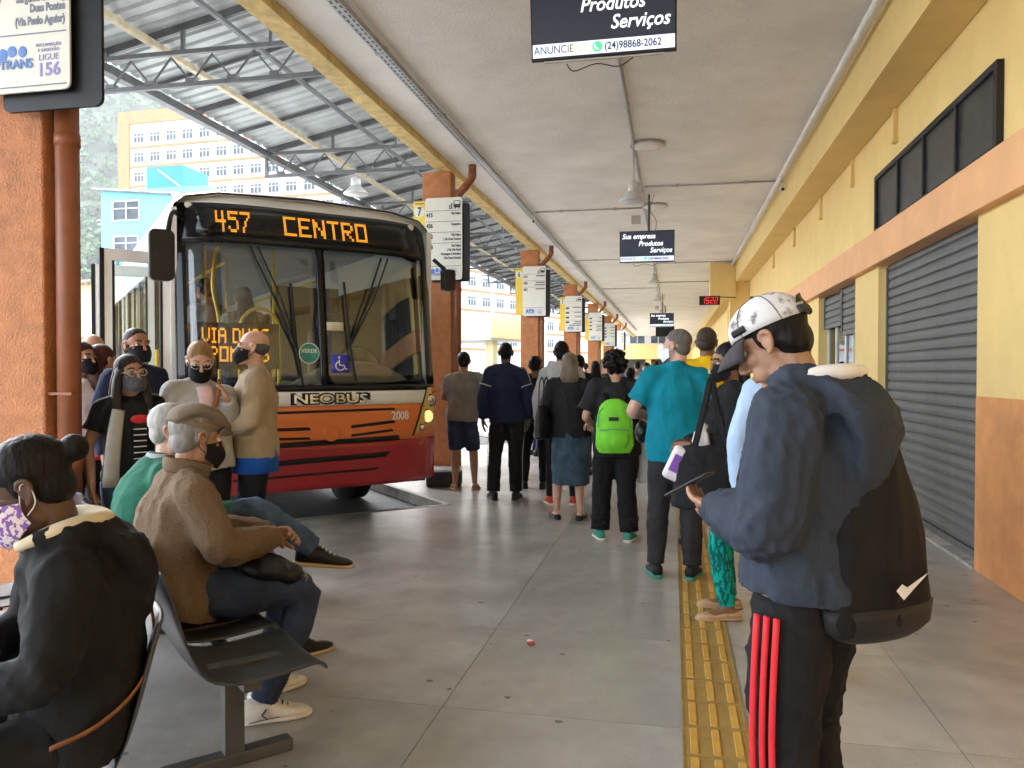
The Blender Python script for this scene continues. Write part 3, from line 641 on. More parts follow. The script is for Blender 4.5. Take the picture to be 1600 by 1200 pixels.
for k in range(3): part('column',m_cream,cnp,lambda m:m.b2((2+6*k,1,0),(2.5+6*k,1.5,3.2)))
for k in range(3): part('column_foot',m_orw,cnp,lambda m:m.b2((1.96+6*k,.96,0),(2.54+6*k,1.54,1.2)))
# end-of-platform hall
eh=empty('end_hall',(-6,72,0),0,'yellow hall with a strip of windows closing the far end of the platform','building')
part('wall',m_yel,eh,lambda m:m.b2((-1,0,2.6),(12,6,3.95)),); part('upper_wall',m_bw,eh,lambda m:m.b2((-1,.3,3.95),(12,6,4.85)))
part('roof_edge',M('blue_roof',(.35,.42,.70),.6,.1,1),eh,lambda m:m.b2((-1.3,-.5,4.85),(12.3,6,5.3)))
for k in range(5): part('window',m_wgl,eh,lambda m:m.b2((.2+1.9*k,.25,4.05),(1.5+1.9*k,.299,4.75)))
for k in range(5): part('window_frame',m_wfr,eh,lambda m:m.b2((.85+1.9*k-.05,.2,4.05),(.85+1.9*k+.05,.27,4.75)))
part('white_sign',m_white,eh,lambda m:m.b2((4.6,-.08,2.7),(7.2,-.002,3.9)))
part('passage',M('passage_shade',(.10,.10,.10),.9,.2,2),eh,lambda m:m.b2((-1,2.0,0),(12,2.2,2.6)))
for k in range(4): part('passage_pillar',m_yel,eh,lambda m:m.b2((.5+3*k,.3,0),(1.0+3*k,.8,2.6)))
# wooded hill
m_for=M('forest',(.06,.12,.035),.9,.5,.06,.6,.25,rgb2=(.02,.05,.014))
def hill(m):
    nx,ny=90,26; rs=np.random.RandomState(4); vs=[]
    for j in range(ny):
        for i in range(nx):
            x=-520+i*8.5; y=190+j*9; t=j/(ny-1)
            h=t*(150+25*math.sin(x*.013)+14*math.sin(x*.037+1))*min(1,max(0,(-x-20)/150)) + 3.2*rs.rand()*min(1,t*6)
            vs.append((x+rs.uniform(-3,3),y+rs.uniform(-3,3),h-.2))
    m.add(vs,[(j*nx+i,j*nx+i+1,(j+1)*nx+i+1,(j+1)*nx+i) for j in range(ny-1) for i in range(nx-1)])
tag(part('hill',M('hill_soil',(.03,.05,.015),.95,.3,.05),None,hill),kind='structure')
def wood():
    """tree crowns covering the slope that shows: many small leaf clumps"""
    rs=np.random.RandomState(9); V=[];F=[]
    for k in range(1500):
        x=rs.uniform(-330,-120); y=rs.uniform(195,400); t=(y-190)/225
        h=t*(150+25*math.sin(x*.013)+14*math.sin(x*.037+1))*min(1,max(0,(-x-20)/150))
        r=rs.uniform(2.2,4.6)
        for q in range(22):
            d=rs.normal(size=3); d/=np.linalg.norm(d); c=np.array([x,y,h+r*.8])+d*r*rs.uniform(.6,1.0)*np.array([1,1,1.15])
            a=rs.normal(size=3); a/=np.linalg.norm(a); b=np.cross(a,d); b/=max(np.linalg.norm(b),1e-6); s=rs.uniform(.7,1.5)
            i=len(V); V.extend([c+a*s,c+b*s,c-a*s,c-b*s]); F.append((i,i+1,i+2,i+3))
    me=bpy.data.meshes.new('wood'); me.from_pydata([tuple(v) for v in V],[],F); me.materials.append(m_for); return link('wood',me)
tag(wood(),'dense green wood covering the hillside behind the blue house','wood',kind='stuff')
m_pole=M('pole_concrete',(.36,.35,.33),.85,.15,3)
for x,y,h,l in ((-21.5,58,11.5,'concrete utility pole in front of the white wing, left one'),(-14.5,62,10.0,'concrete utility pole between the second and third pillars'),(-13.0,80,12,'concrete utility pole far behind the third pillar')):
    e=empty('utility_pole',(x,y,0),R(20),l,'pole'); part('shaft',m_pole,e,lambda m:m.tube([(0,0,0),(0,0,h)],[.17,.10],8)); part('cross_arm',m_steel,e,lambda m:[m.b2((-.9,-.05,h-.8),(.9,.05,h-.68))])
    for xx in (-.8,-.3,.3,.8): part('insulator',m_white,e,lambda m:m.tube([(xx,0,h-.68),(xx,0,h-.5)],.05,6))
# ------------------------------------------------------------------ the bus
m_bwht=M('bus_white',(.74,.74,.71),.28,.04,2,coat=.4,dirt=.08); m_bora=M('bus_orange',(.72,.19,.035),.3,.05,2,coat=.4,dirt=.1); m_bred=M('bus_red',(.36,.010,.018),.32,.08,2,coat=.4,dirt=.12)
m_bblk=M('bus_black_gloss',(.010,.010,.011),.16,.1,3,spec=.6); m_rub=M('rubber',(.018,.018,.018),.7,.2,6); m_lamp=M('headlamp_housing',(.62,.38,.08),.3,.05,4,coat=.4)
m_chrome=M('chrome',(.7,.7,.7),.15,0,metal=1); m_lit=M('lit_lamp',(1,.7,.35),.3,0,emit=(1,.55,.2),es=.12); m_amber=M('amber_lens',(.7,.2,.02),.25,.1,9)
m_ledo=M('amber_led',(.9,.4,.02),.5,0,emit=(1,.36,.015),es=.12); m_int=M('bus_interior_grey',(.30,.30,.29),.6,.1,3); m_dash=M('dashboard_beige',(.22,.19,.13),.55,.12,4,.1,60); m_dkint=M('bus_partition',(.03,.035,.05),.5,.2,4); m_ylw=M('yellow_rail',(.72,.50,.04),.35,.05,6); m_seatb=M('bus_seat',(.05,.07,.16),.8,.2,8)
m_ledi=M('amber_led_inner',(.9,.4,.02),.5,0,emit=(1,.36,.015),es=.26)
m_wsgl=glass_mat('windscreen_glass',(.86,.89,.88),.15); m_sdgl=glass_mat('side_glass',(.86,.89,.89),.10)
BUS=empty('city_bus',(-4.05,5.79,0),R(43),'orange, red and white city bus with 457 CENTRO display, nosing onto the platform','bus')
bm_inv=(Matrix.Translation(BUS.location)@Matrix.Rotation(R(43),4,'Z')).inverted()
ZP=[.2,.38,.75,1.0,1.3,2.6,2.75,2.95,3.05,3.3]; YP=[.14,.06,.0,-.01,.0,.17,.20,.28,.42,.8]
def FY(x,z):
    y=float(np.interp(z,ZP,YP)); c=abs(x-1.25)/1.25
    return y+.26*max(0,(c-.35)/.65)**2.6
camM=Matrix.Translation(cam.location)@cam.rotation_euler.to_matrix().to_4x4()
def BF(px,py):
    """photo pixel -> (x,z) on the bus front surface, bus coordinates"""
    d=camM.to_3x3()@Vector(((px-800)/FPX,(600-py)/FPX,-1)); o=bm_inv@cam.location; d=bm_inv.to_3x3()@d
    y=.1
    for _ in range(12):
        t=(y-o.y)/d.y; x=o.x+d.x*t; z=o.z+d.z*t; y=FY(min(2.5,max(0,x)),z)
    return x,z
def patch(m,BL,BR,TR,TL,off=.004,nx=14,nz=6,th=.012,mi=0):
    vs=[]
    for side in (0,1):
        for j in range(nz+1):
            v=j/nz
            for i in range(nx+1):
                u=i/nx; x=(BL[0]*(1-u)+BR[0]*u)*(1-v)+(TL[0]*(1-u)+TR[0]*u)*v; z=(BL[1]*(1-u)+BR[1]*u)*(1-v)+(TL[1]*(1-u)+TR[1]*u)*v
                vs.append((x,FY(x,z)-off+th*side,z))
    q=(nx+1)*(nz+1); fs=[]
    for s in (0,1):
        for j in range(nz):
            for i in range(nx):
                a=s*q+j*(nx+1)+i; f=(a,a+1,a+nx+2,a+nx+1); fs.append(f if s==0 else f[::-1])
    for i in range(nx):
        for j in (0,nz): a=j*(nx+1)+i; fs.append((a,a+1,a+1+q,a+q))
    for j in range(nz):
        for i in (0,nx): a=j*(nx+1)+i; fs.append((a,a+nx+1,a+nx+1+q,a+q))
    return m.add(vs,fs,mi)
def fpatch(name,mat,pts,off=.004,nx=14,nz=6,th=.012,parent=None):
    return part(name,mat,parent or BUS,lambda m:patch(m,*pts,off,nx,nz,th),True)
def rect(x0,x1,z0,z1): return ((x0,z0),(x1,z0),(x1,z1),(x0,z1))
# front skin
fpatch('bumper',m_bred,rect(.02,2.48,.37,.80),0,24,8,.06); fpatch('front_panel',m_bora,rect(.02,2.48,.802,1.145),.002,24,6,.05); fpatch('front_strip',m_bwht,rect(.02,2.48,1.147,1.275),.006,24,3,.05)
fpatch('screen_frame',m_bblk,rect(.03,2.47,1.277,1.335),.004,24,2,.04); fpatch('screen_frame',m_bblk,rect(.03,.115,1.336,2.60),.004,3,12,.05); fpatch('screen_frame',m_bblk,rect(2.385,2.47,1.336,2.60),.004,3,12,.05)
fpatch('centre_bar',m_bblk,rect(1.225,1.275,1.336,2.60),.006,2,12,.03)
fpatch('display_housing',m_bblk,rect(.05,2.45,2.602,2.97),.004,24,8,.05)
fpatch('front_cap',m_bwht,rect(.06,2.44,2.972,3.10),.0,24,5,.05)
for x0,x1 in ((.116,1.224),(1.276,2.384)): fpatch('windscreen',m_wsgl,rect(x0,x1,1.336,2.60),-.008,14,12,.004)
fpatch('display_glass',M('display_glass',(.012,.012,.012),.08,.1,3),rect(.2,2.2,2.66,2.91),.007,20,3,.002)
# grille slots
for (xa,za,xb,zb,h) in ((.25,1.075,1.95,1.09,.022),(.35,.93,1.12,.925,.028),(1.50,.93,1.95,.965,.028),(.35,.855,1.12,.84,.022),(1.50,.85,1.93,.885,.022),(.3,.765,2.0,.80,.045)):
    fpatch('grille_slot',m_rub,((xa,za),(xb,zb),(xb-.02,zb+h),(xa,za+h)),.008,14,1,.004)
for (xa,za,xb,zb,h) in ((.35,.60,1.85,.64,.05),(.45,.49,1.75,.52,.022)): fpatch('bumper_slot',m_rub,((xa,za),(xb,zb),(xb+.06,zb+h),(xa,za+h)),.006,14,1,.004)
em=part('round_emblem',m_bora,BUS,lambda m:m.tube([(1.30,FY(1.3,.9)-.035,.885),(1.30,FY(1.3,.9),.885)],.068,28)); part('emblem_rim',m_bora,em,lambda m:[m.tube([(1.30+.06*math.cos(a),-.042,.885+.06*math.sin(a)) for a in [k*math.pi/12 for k in range(25)]],.008,6)],True)
def on_front(name,s,mat,x,z,size,**k):
    me=text_mesh(s,size,**k); me.materials.clear(); me.materials.append(mat)
    for v in me.vertices:
        X=x+v.co.x; Z=z+v.co.y; v.co=(X,FY(X,Z)-.0095-v.co.z,Z)
    return link(name,me,BUS)
on_front('maker_letters_shadow','NEOBUS',m_rub,1.31,1.205,.125,align='CENTER',bold=.012,sx=1.55,extr=.0015); on_front('maker_letters','NEOBUS',m_chrome,1.31,1.205,.115,align='CENTER',bold=.002,sx=1.6,extr=.004)
on_front('fleet_number','2008',m_white,2.0,1.03,.115,align='CENTER',bold=.003,sx=.85,extr=.0012)
# headlamp clusters
for s in (0,1):
    fx=(lambda x:x) if s else (lambda x:2.5-x)
    e=fpatch('headlamp_cluster',m_lamp,((fx(2.17),.84),(fx(2.475),.93),(fx(2.475),1.30),(fx(2.36),1.30)),.012,8,8,.02)
    fpatch('cluster_gap',m_rub,((fx(2.145),.825),(fx(2.17),.835),(fx(2.36),1.30),(fx(2.34),1.30)),.010,2,8,.014)
    for (x,z,r,mm) in ((2.40,1.17,.055,m_chrome),(2.345,1.01,.066,m_lit if s else m_chrome),(2.265,.905,.026,m_white),(2.44,1.275,.028,m_amber)):
        X=fx(x); y=FY(X,z); n=Vector((.5*(1 if s else -1),-1,0)).normalized()
        l=part('headlamp',mm,e,lambda m:m.ell((X,y-.012,z),(r,.025,r),nu=16,nv=8),True)
        part('lamp_ring',m_rub,e,lambda m:m.tube([(X+r*math.cos(a),y-.014+.25*r*math.cos(a)*(1 if s else -1),z+r*math.sin(a)) for a in [k*math.pi/10 for k in range(21)]],.008,6),True)
# wipers
for (x0,z0,x1,z1,xm) in ((.62,2.58,1.0,1.66,0),(1.86,2.56,1.50,1.70,0)):
    w_=part('wiper',m_rub,BUS,lambda m:[m.tube([(x0,FY(x0,z0)-.03,z0),((x0+x1)/2,FY(x1,2.1)-.06,(z0+z1)/2),(x1,FY(x1,z1)-.045,z1)],.010,6),m.tube([(x0+.07,FY(x0,z0)-.03,z0),((x0+x1)/2+.06,FY(x1,2.1)-.06,(z0+z1)/2),(x1,FY(x1,z1)-.045,z1)],.008,6)])
    part('wiper_blade',m_rub,w_,lambda m:m.tube([(x1-.03,FY(x1,2.25)-.025,z1+.6),(x1,FY(x1,z1)-.035,z1),(x1+.05,FY(x1,1.4)-.022,z1-.33)],.012,6))
# LED lettering
G={'4':'10010 10010 10010 11111 00010 00010 00010','5':'11111 10000 11110 00001 00001 10001 01110','7':'11111 00001 00010 00100 00100 01000 01000','C':'11111 10000 10000 10000 10000 10000 11111','E':'11111 10000 10000 11110 10000 10000 11111','N':'10001 11001 11001 10101 10011 10011 10001','T':'11111 00100 00100 00100 00100 00100 00100','R':'11110 10001 10001 11110 10100 10010 10001','O':'11111 10001 10001 10001 10001 10001 11111','V':'10001 10001 10001 10001 10001 01010 00100','I':'111 010 010 010 010 010 111','A':'01110 10001 10001 11111 10001 10001 10001','D':'11110 10001 10001 10001 10001 10001 11110','U':'10001 10001 10001 10001 10001 10001 11111','S':'01111 10000 10000 01110 00001 00001 11110','P':'11110 10001 10001 11110 10000 10000 10000',' ':'00 00 00 00 00 00 00'}
def led(m,s,x,z,px,pz,sub,surf):
    for ch in s:
        rows=G[ch].split(); W=len(rows[0])
        for r,row in enumerate(rows):
            for c,b in enumerate(row):
                if b=='1':
                    for a in range(sub):
                        for d in range(sub):
                            xx=x+(c+(a+.5)/sub)*px; zz=z-(r+(d+.5)/sub)*pz; h=.36*px/sub; hz=.36*pz/sub
                            m.add([(xx-h,surf(xx,zz),zz-hz),(xx+h,surf(xx,zz),zz-hz),(xx+h,surf(xx,zz),zz+hz),(xx-h,surf(xx,zz),zz+hz)],[(0,1,2,3)])
        x+=(W+1)*px
sf=lambda x,z:FY(x,z)-.0115
x0,z0=BF(333,317); x1,z1=BF(391,352)
tag(part('display_route_number',m_ledo,BUS,lambda m:led(m,'457',x0,2.895,(x1-x0)/17,.0285,2,sf)),kind='stuff')
x0,_=BF(440,330); x1,_=BF(570,350)
tag(part('display_destination',m_ledo,BUS,lambda m:led(m,'CENTRO',x0,2.89,(x1-x0)/35,.0265,2,sf)),kind='stuff')
# inner display behind the windscreen
ip=part('inner_display',M('display_brown',(.035,.022,.017),.5,.2,5),BUS,lambda m:m.b2((.17,.30,1.48),(.92,.36,1.90)),bevel=.01)
tag(part('inner_display_text',m_ledi,BUS,lambda m:[led(m,'VIA DUAS',.24,1.85,.0138,.0195,2,lambda x,z:.297),led(m,'PONTES',.30,1.685,.0150,.0195,2,lambda x,z:.297)]),kind='stuff')
# stickers
x,z=BF(532,568); st=fpatch('wheelchair_sticker',M('sticker_blue',(.02,.03,.42),.4,0),rect(x-.085,x+.085,z-.085,z+.085),.004,4,4,.002)
part('wheelchair_symbol',m_white,st,lambda m:[m.tube([(x-.005+.042*math.cos(a),FY(x,z)-.008,z-.022+.042*math.sin(a)) for a in [R(100)+k*R(230)/12 for k in range(13)]],.007,5),m.tube([(x-.015,FY(x,z)-.008,z+.035),(x-.012,FY(x,z)-.008,z-.015),(x+.03,FY(x,z)-.008,z-.018),(x+.048,FY(x,z)-.008,z-.055),(x+.066,FY(x,z)-.008,z-.05)],.007,5),m.ell((x-.016,FY(x,z)-.008,z+.056),(.013,.003,.013))])
x,z=BF(483,552); st=part('round_sticker',M('sticker_green',(.03,.30,.24),.4,.2,20),BUS,lambda m:m.tube([(x,FY(x,z)-.0045,z),(x,FY(x,z)-.003,z)],.095,28)); part('sticker_rim',m_white,st,lambda m:m.tube([(x+.092*math.cos(a),FY(x,z)-.005,z+.092*math.sin(a)) for a in [k*math.pi/12 for k in range(25)]],.004,5)); text('sticker_text','VERDE',m_white,st,(x,FY(x,z)-.006,z+.02),.05,align='CENTER',bold=.001)
x,z=BF(522,510); fpatch('paper_notice',M('paper_cream',(.62,.58,.42),.8,.05,9),rect(x-.07,x+.09,z-.04,z+.04),.001,3,3,.002)
for px,py in ((294,320),(641,356)):
    x,z=BF(px,py); part('marker_lamp',m_white,BUS,lambda m:m.ell((x,FY(x,z)-.006,z),(.035,.012,.03)),True)
# body sides, roof, floor; the right-hand (door) side is x=0, the driver's side x=2.5
LEN=10.8
def side(xs,sg,doors):
    segs=[(.30,LEN)] if not doors else [(.30,.42),(1.55,5.6),(6.8,LEN)]
    for y0,y1 in segs:
        part('side_skirt',m_bred,BUS,lambda m:m.b2((xs,y0,.38),(xs+sg*.05,y1,.80))); part('side_panel',m_bora,BUS,lambda m:m.b2((xs,y0,.802),(xs+sg*.05,y1,1.19)))
        part('window_rail',m_bwht,BUS,lambda m:m.b2((xs,y0,1.192),(xs+sg*.05,y1,1.30)))
    part('side_top',m_bwht,BUS,lambda m:m.b2((xs,.36,2.48),(xs+sg*.05,LEN,2.90)))
    ys=[.42,1.55,2.9,4.25,5.6,6.8,8.1,9.4,10.75]
    for y in ys: part('window_post',m_bblk if y>.5 else m_bwht,BUS,lambda m:m.b2((xs,y-.06,1.30),(xs+sg*.05,y+.06,2.48)))
    for i in range(len(ys)-1):
        if doors and i in (0,4): continue
        part('side_window',m_sdgl,BUS,lambda m:m.b2((xs+sg*.02,ys[i]+.06,1.30),(xs+sg*.026,ys[i+1]-.06,2.48)))
        part('sliding_bar',m_bblk,BUS,lambda m:m.b2((xs+sg*.008,(ys[i]+ys[i+1])/2-.015,1.3),(xs+sg*.036,(ys[i]+ys[i+1])/2+.015,2.48)))
side(0,1,True); side(2.5,-1,False)
def roof(m):
    prof=[(0,2.88),(.03,2.98),(.12,3.06),(.4,3.12),(1.25,3.15),(2.1,3.12),(2.38,3.06),(2.47,2.98),(2.5,2.88)]
    ys=[.40,.55,1.0,LEN]; n=len(prof)
    vs=[(x,y,z-(.04 if y<.5 else 0)) for y in ys for x,z in prof]+[(x*.98+.02,y,z-.06) for y in ys for x,z in prof]
    fs=[(j*n+i,j*n+i+1,(j+1)*n+i+1,(j+1)*n+i) for j in range(3) for i in range(n-1)]; q=4*n
    fs+=[tuple(q+k for k in f[::-1]) for f in fs]
    m.add(vs,fs)
part('roof',m_bwht,BUS,roof,True)
part('ceiling_lining',m_int,BUS,lambda m:m.b2((.06,.6,2.84),(2.44,LEN,2.87))); part('bus_floor',m_int,BUS,lambda m:m.b2((.05,.3,.62),(2.45,LEN,.68))); part('rear_wall',m_int,BUS,lambda m:m.b2((.05,LEN-.05,.38),(2.45,LEN,2.88)))
part('underbody',m_rub,BUS,lambda m:m.b2((.1,.3,.34),(2.4,LEN-.2,.60)))
for x in (.05,2.17):
    for y in (2.35,7.6):
        wl=part('wheel',m_rub,BUS,lambda m:m.tube([(x,y,.37),(x+.28,y,.37)],.49,28),True); part('rim',m_galv,wl,lambda m:m.tube([(x-.012,y,.37),(x+.29,y,.37)],.27,20))
# door leaves folded outwards
for k,(y,a) in enumerate(((.46,0),(1.50,0))):
    d=bpy.data.objects.new('door_leaf',None); col.objects.link(d); d.parent=BUS; d.location=(0,y,.45); d.rotation_euler=(0,0,R(172 if k else 186))
    W=.52
    part('leaf_frame',m_bwht,d,lambda m:[m.b2((0,-.02,0),(.06,.02,2.05)),m.b2((W-.06,-.02,0),(W,.02,2.05)),m.b2((.06,-.02,0),(W-.06,.02,.12)),m.b2((.06,-.02,1.95),(W-.06,.02,2.05)),m.b2((.06,-.015,.78),(W-.06,.015,.82))])
    part('leaf_seal',m_rub,d,lambda m:[m.b2((W,-.025,0),(W+.035,.025,2.05)),m.b2((.06,-.022,.12),(.08,.022,1.95)),m.b2((W-.08,-.022,.12),(W-.06,.022,1.95))])
    part('leaf_pane',m_sdgl,d,lambda m:m.b2((.08,-.004,.12),(W-.08,.004,1.95)))
    part('leaf_handle',m_ylw,d,lambda m:m.tube([(.12,.05,.4),(.12,.06,1.2)],.016,8))
# mirrors
mr=part('mirror',m_plast,BUS,lambda m:rrect(m,-.23,-.03,2.20,2.62,-.12,-.02,.05),bevel=.02); part('mirror_arm',m_plast,mr,lambda m:m.tube([(-.10,-.03,2.3),(-.08,-.10,2.62),(-.02,.08,2.80),(.08,.22,2.78)],.022,8,smooth=4),True)
mr=part('mirror',m_plast,BUS,lambda m:rrect(m,2.52,2.66,2.28,2.50,.10,.2,.03),bevel=.02); part('mirror_arm',m_plast,mr,lambda m:m.tube([(2.56,.16,2.5),(2.46,.22,2.6)],.02,8),True)
# interior: dashboard, driver's partition and seat, rails, passenger seats
part('dashboard',m_dash,BUS,lambda m:[m.tube([(1.15,.62,1.18),(1.5,.60,1.33),(1.9,.60,1.36),(2.3,.62,1.20)],[(.16,.25),(.2,.36),(.2,.36),(.16,.25)],14,lateral=(0,0,1),smooth=4)],True)
part('cowl',m_int,BUS,lambda m:m.b2((.12,.32,.68),(2.38,.60,1.25))); part('engine_cover',m_dash,BUS,lambda m:m.ell((1.15,.95,.95),(.42,.6,.42),nu=18,nv=10),True)
part('steering_wheel',m_rub,BUS,lambda m:m.tube([(1.92+.22*math.cos(a),.92+.09*math.sin(a),1.52+.2*math.sin(a)) for a in [k*math.pi/12 for k in range(25)]],.016,8),True)
part('driver_seat',m_dkint,BUS,lambda m:[m.b2((1.65,1.35,.68),(2.15,1.85,1.15)),m.b2((1.65,1.8,1.15),(2.15,1.95,1.95)),m.b2((1.75,1.82,1.95),(2.05,1.93,2.15))],bevel=.05)
part('partition',m_dkint,BUS,lambda m:m.b2((1.3,2.1,.68),(2.1,2.14,2.45)))
def rail(pts,r=.018): part('hand_rail',m_ylw,BUS,lambda m:m.tube(pts,r,8,smooth=5),True)
rail([(.45,.62,1.28),(.45,.62,1.9),(.40,.66,2.3),(.48,.7,2.8)]); rail([(.62,.55,1.3),(.62,.55,1.85),(.68,.55,2.0),(.8,.55,2.06),(.92,.55,2.0),(.98,.55,1.85),(.98,.55,1.3)]); rail([(1.2,1.6,.7),(1.2,1.6,2.8)]); rail([(.5,1.7,.7),(.5,1.7,2.8)]); rail([(.6,1.2,2.55),(.6,9,2.55)]); rail([(1.9,2.3,2.55),(1.9,9,2.55)]); rail([(.95,2.8,.7),(.95,2.8,2.8)]); rail([(1.6,3.2,.7),(1.6,3.2,2.8)])
for k in range(7):
    for x in (.12,1.55):
        if x<1 and k in (3,): continue
        part('passenger_seat',m_seatb,BUS,lambda m:[m.b2((x,2.6+k*1.1,.95),(x+.82,3.0+k*1.1,1.08)),m.b2((x,2.98+k*1.1,1.08),(x+.82,3.08+k*1.1,1.72))],bevel=.04)
# ------------------------------------------------------------------ people: one continuous body mesh each, clothes and hair as children
def remesh(mb, voxel, it=3, fac=.5):
    me=mb.mesh('tmp'); o=bpy.data.objects.new('tmp',me); col.objects.link(o)
    r=o.modifiers.new('r','REMESH'); r.mode='VOXEL'; r.voxel_size=voxel; r.use_smooth_shade=True
    if it: s=o.modifiers.new('s','SMOOTH'); s.iterations=it; s.factor=fac
    dg=bpy.context.evaluated_depsgraph_get(); out=bpy.data.meshes.new_from_object(o.evaluated_get(dg)); bpy.data.objects.remove(o); bpy.data.meshes.remove(me); return out
def vget(me):
    a=np.empty(len(me.vertices)*3); me.vertices.foreach_get('co',a); return a.reshape(-1,3)
def nget(me):
    a=np.empty(len(me.vertices)*3); me.vertices.foreach_get('normal',a); return a.reshape(-1,3)
def folds(me,amp=.006,lam=(.05,.15),seed=0,vert=.4,sharp=1.0):
    rs=np.random.RandomState(seed); P=vget(me); Nn=nget(me); v=np.zeros(len(P))
    wq=P+.02*np.sin(P[:,[1,2,0]]*rs.uniform(14,22,3)+rs.uniform(0,6,3))
    for k in range(9):
        d=rs.normal(size=3); d[2]*=vert; d/=np.linalg.norm(d); L=rs.uniform(*lam)
        ph=wq@d*math.pi/L+rs.uniform(0,6); env=.5+.5*np.sin(P@rs.normal(size=3)*9+rs.uniform(0,6))
        v+=(.55-np.abs(np.sin(ph))**.7)*env
    P=P+Nn*(v/2.2*amp)[:,None]; me.vertices.foreach_set('co',P.ravel()); me.update()
def join_meshes(ms):
    bm=bmesh.new()
    for m in ms: bm.from_mesh(m)
    out=bpy.data.meshes.new('body'); bm.to_mesh(out); bm.free(); out.polygons.foreach_set('use_smooth',[True]*len(out.polygons)); return out
def V(*a): return Vector(a)
SK={'dark':(.085,.040,.022),'brown':(.22,.105,.058),'tan':(.36,.19,.115),'fair':(.52,.30,.21),'pale':(.55,.34,.26)}
def skin_mat(k): return M('skin_'+k,SK[k],.5,.10,16,.10,320,sss=.10,dirt=0)
def hair_mat(k,c): return M('hair_'+k,c,.5,.5,26,.35,90,spec=.18,stretch=(1,1,.12),rgb2=tuple(x*.45 for x in c),contrast=(.3,.7))
def cloth(name,c,rough=.85,bump=.35,bs=420,var=.10,vs=7,**k): return M('cloth_'+name,c,rough,var,vs,bump,bs,spec=.25,**k)

def head_mesh(Rm,c,hs,voxel,neck_to,kind='m'):
    m=MB(); T=lambda p: c+Rm@(V(*p)*hs)
    def E(p,r): m.ell(T(p),tuple(x*hs for x in r),rot=Rm,nu=18,nv=12)
    E((0,-.014,.030),(.074,.094,.085)); E((0,.026,-.028),(.061,.062,.082)); E((0,.034,-.074),(.047,.046,.036))
    E((0,.070,-.098),(.022,.018,.016)); E((0,.074,.024),(.047,.016,.014))
    for s in (-1,1):
        E((s*.042,.054,-.018),(.022,.024,.022)); E((s*.036,.05,-.06),(.02,.03,.03)); E((s*.045,.012,-.07),(.012,.03,.03))
        E((s*.032,.0785,.0155),(.017,.010,.006)); E((s*.032,.0775,-.002),(.016,.009,.005))
        E((s*.0105,.100,-.034),(.009,.010,.008))
        m.tube([T((s*.074,.008,.012)),T((s*.082,-.004,.028)),T((s*.086,-.022,.022)),T((s*.084,-.022,.0)),T((s*.078,-.008,-.022)),T((s*.074,.004,-.03))],[.006*hs,.007*hs,.007*hs,.006*hs,.007*hs,.008*hs],8,smooth=3)
        E((s*.077,-.006,-.002),(.006,.016,.024))
    m.tube([T((0,.082,.020)),T((0,.094,.0)),T((0,.108,-.022)),T((0,.108,-.032))],[.008*hs,.0095*hs,.0125*hs,.012*hs],10,smooth=2)
    E((0,.086,-.058),(.023,.011,.0055)); E((0,.085,-.069),(.019,.011,.0065))
    # neck
    a=T((0,-.025,-.03)); m.tube([a,T((0,-.022,-.09)),(T((0,-.02,-.09))*.45+V(*neck_to)*.55),V(*neck_to)],[.050*hs,.050*hs,.053*hs,.066*hs],14,smooth=2)
    return remesh(m,voxel,2)
def hand(m,w,d,n,side,curl=.6,sc=1.0,spread=.02):
    """w wrist, d pointing direction, n palm normal, side=+1 right / -1 left"""
    d=Vector(d).normalized(); n=Vector(n); n=(n-d*n.dot(d)).normalized(); l=d.cross(n)*side      # l: towards the little finger
    w=Vector(w); k=w+d*.088*sc
    m.tube([w-d*.02,w+d*.02*sc,w+d*.06*sc,k],[(.026*sc,.019*sc),(.032*sc,.018*sc),(.041*sc,.015*sc),(.040*sc,.012*sc)],12,lateral=l,smooth=2)
    for i,(L,o) in enumerate(((.072,-.030),(.080,-.010),(.075,.010),(.058,.029))):
        p=k+l*o*sc-d*.006*sc; a=curl*(.75+.1*i); pts=[p-d*.01*sc,p]; dd=d.copy()
        for seg,fr in enumerate((.45,.32,.23)):
            an=a*(1.0 if seg else .8); dd=(dd*math.cos(an)+n*math.sin(an)).normalized(); nn=(n*math.cos(an*(seg+1))-d*math.sin(an*(seg+1))); pts.append(pts[-1]+dd*L*sc*fr); 
            n_=dd.cross(l)*side
            # rotate bending plane with the finger
            n2=(n-dd*n.dot(dd)); n=n2.normalized() if n2.length>.05 else n
        n=Vector(d.cross(l))*1.0; n=(n if n.dot(Vector((0,0,0))+n)>0 else n)
        m.tube(pts,[.0092*sc,.0092*sc,.0085*sc,.008*sc,.0062*sc],8,smooth=2); n=(l.cross(d))*side
    b=w+d*.022*sc-l*.026*sc; t1=(d*.62-l*.6+n*.45).normalized(); t2=(d*.85-l*.15+n*.5).normalized()
    m.tube([b,b+t1*.036*sc,b+t1*.036*sc+t2*.030*sc,b+t1*.036*sc+t2*.054*sc],[.013*sc,.0115*sc,.010*sc,.007*sc],8,smooth=2)
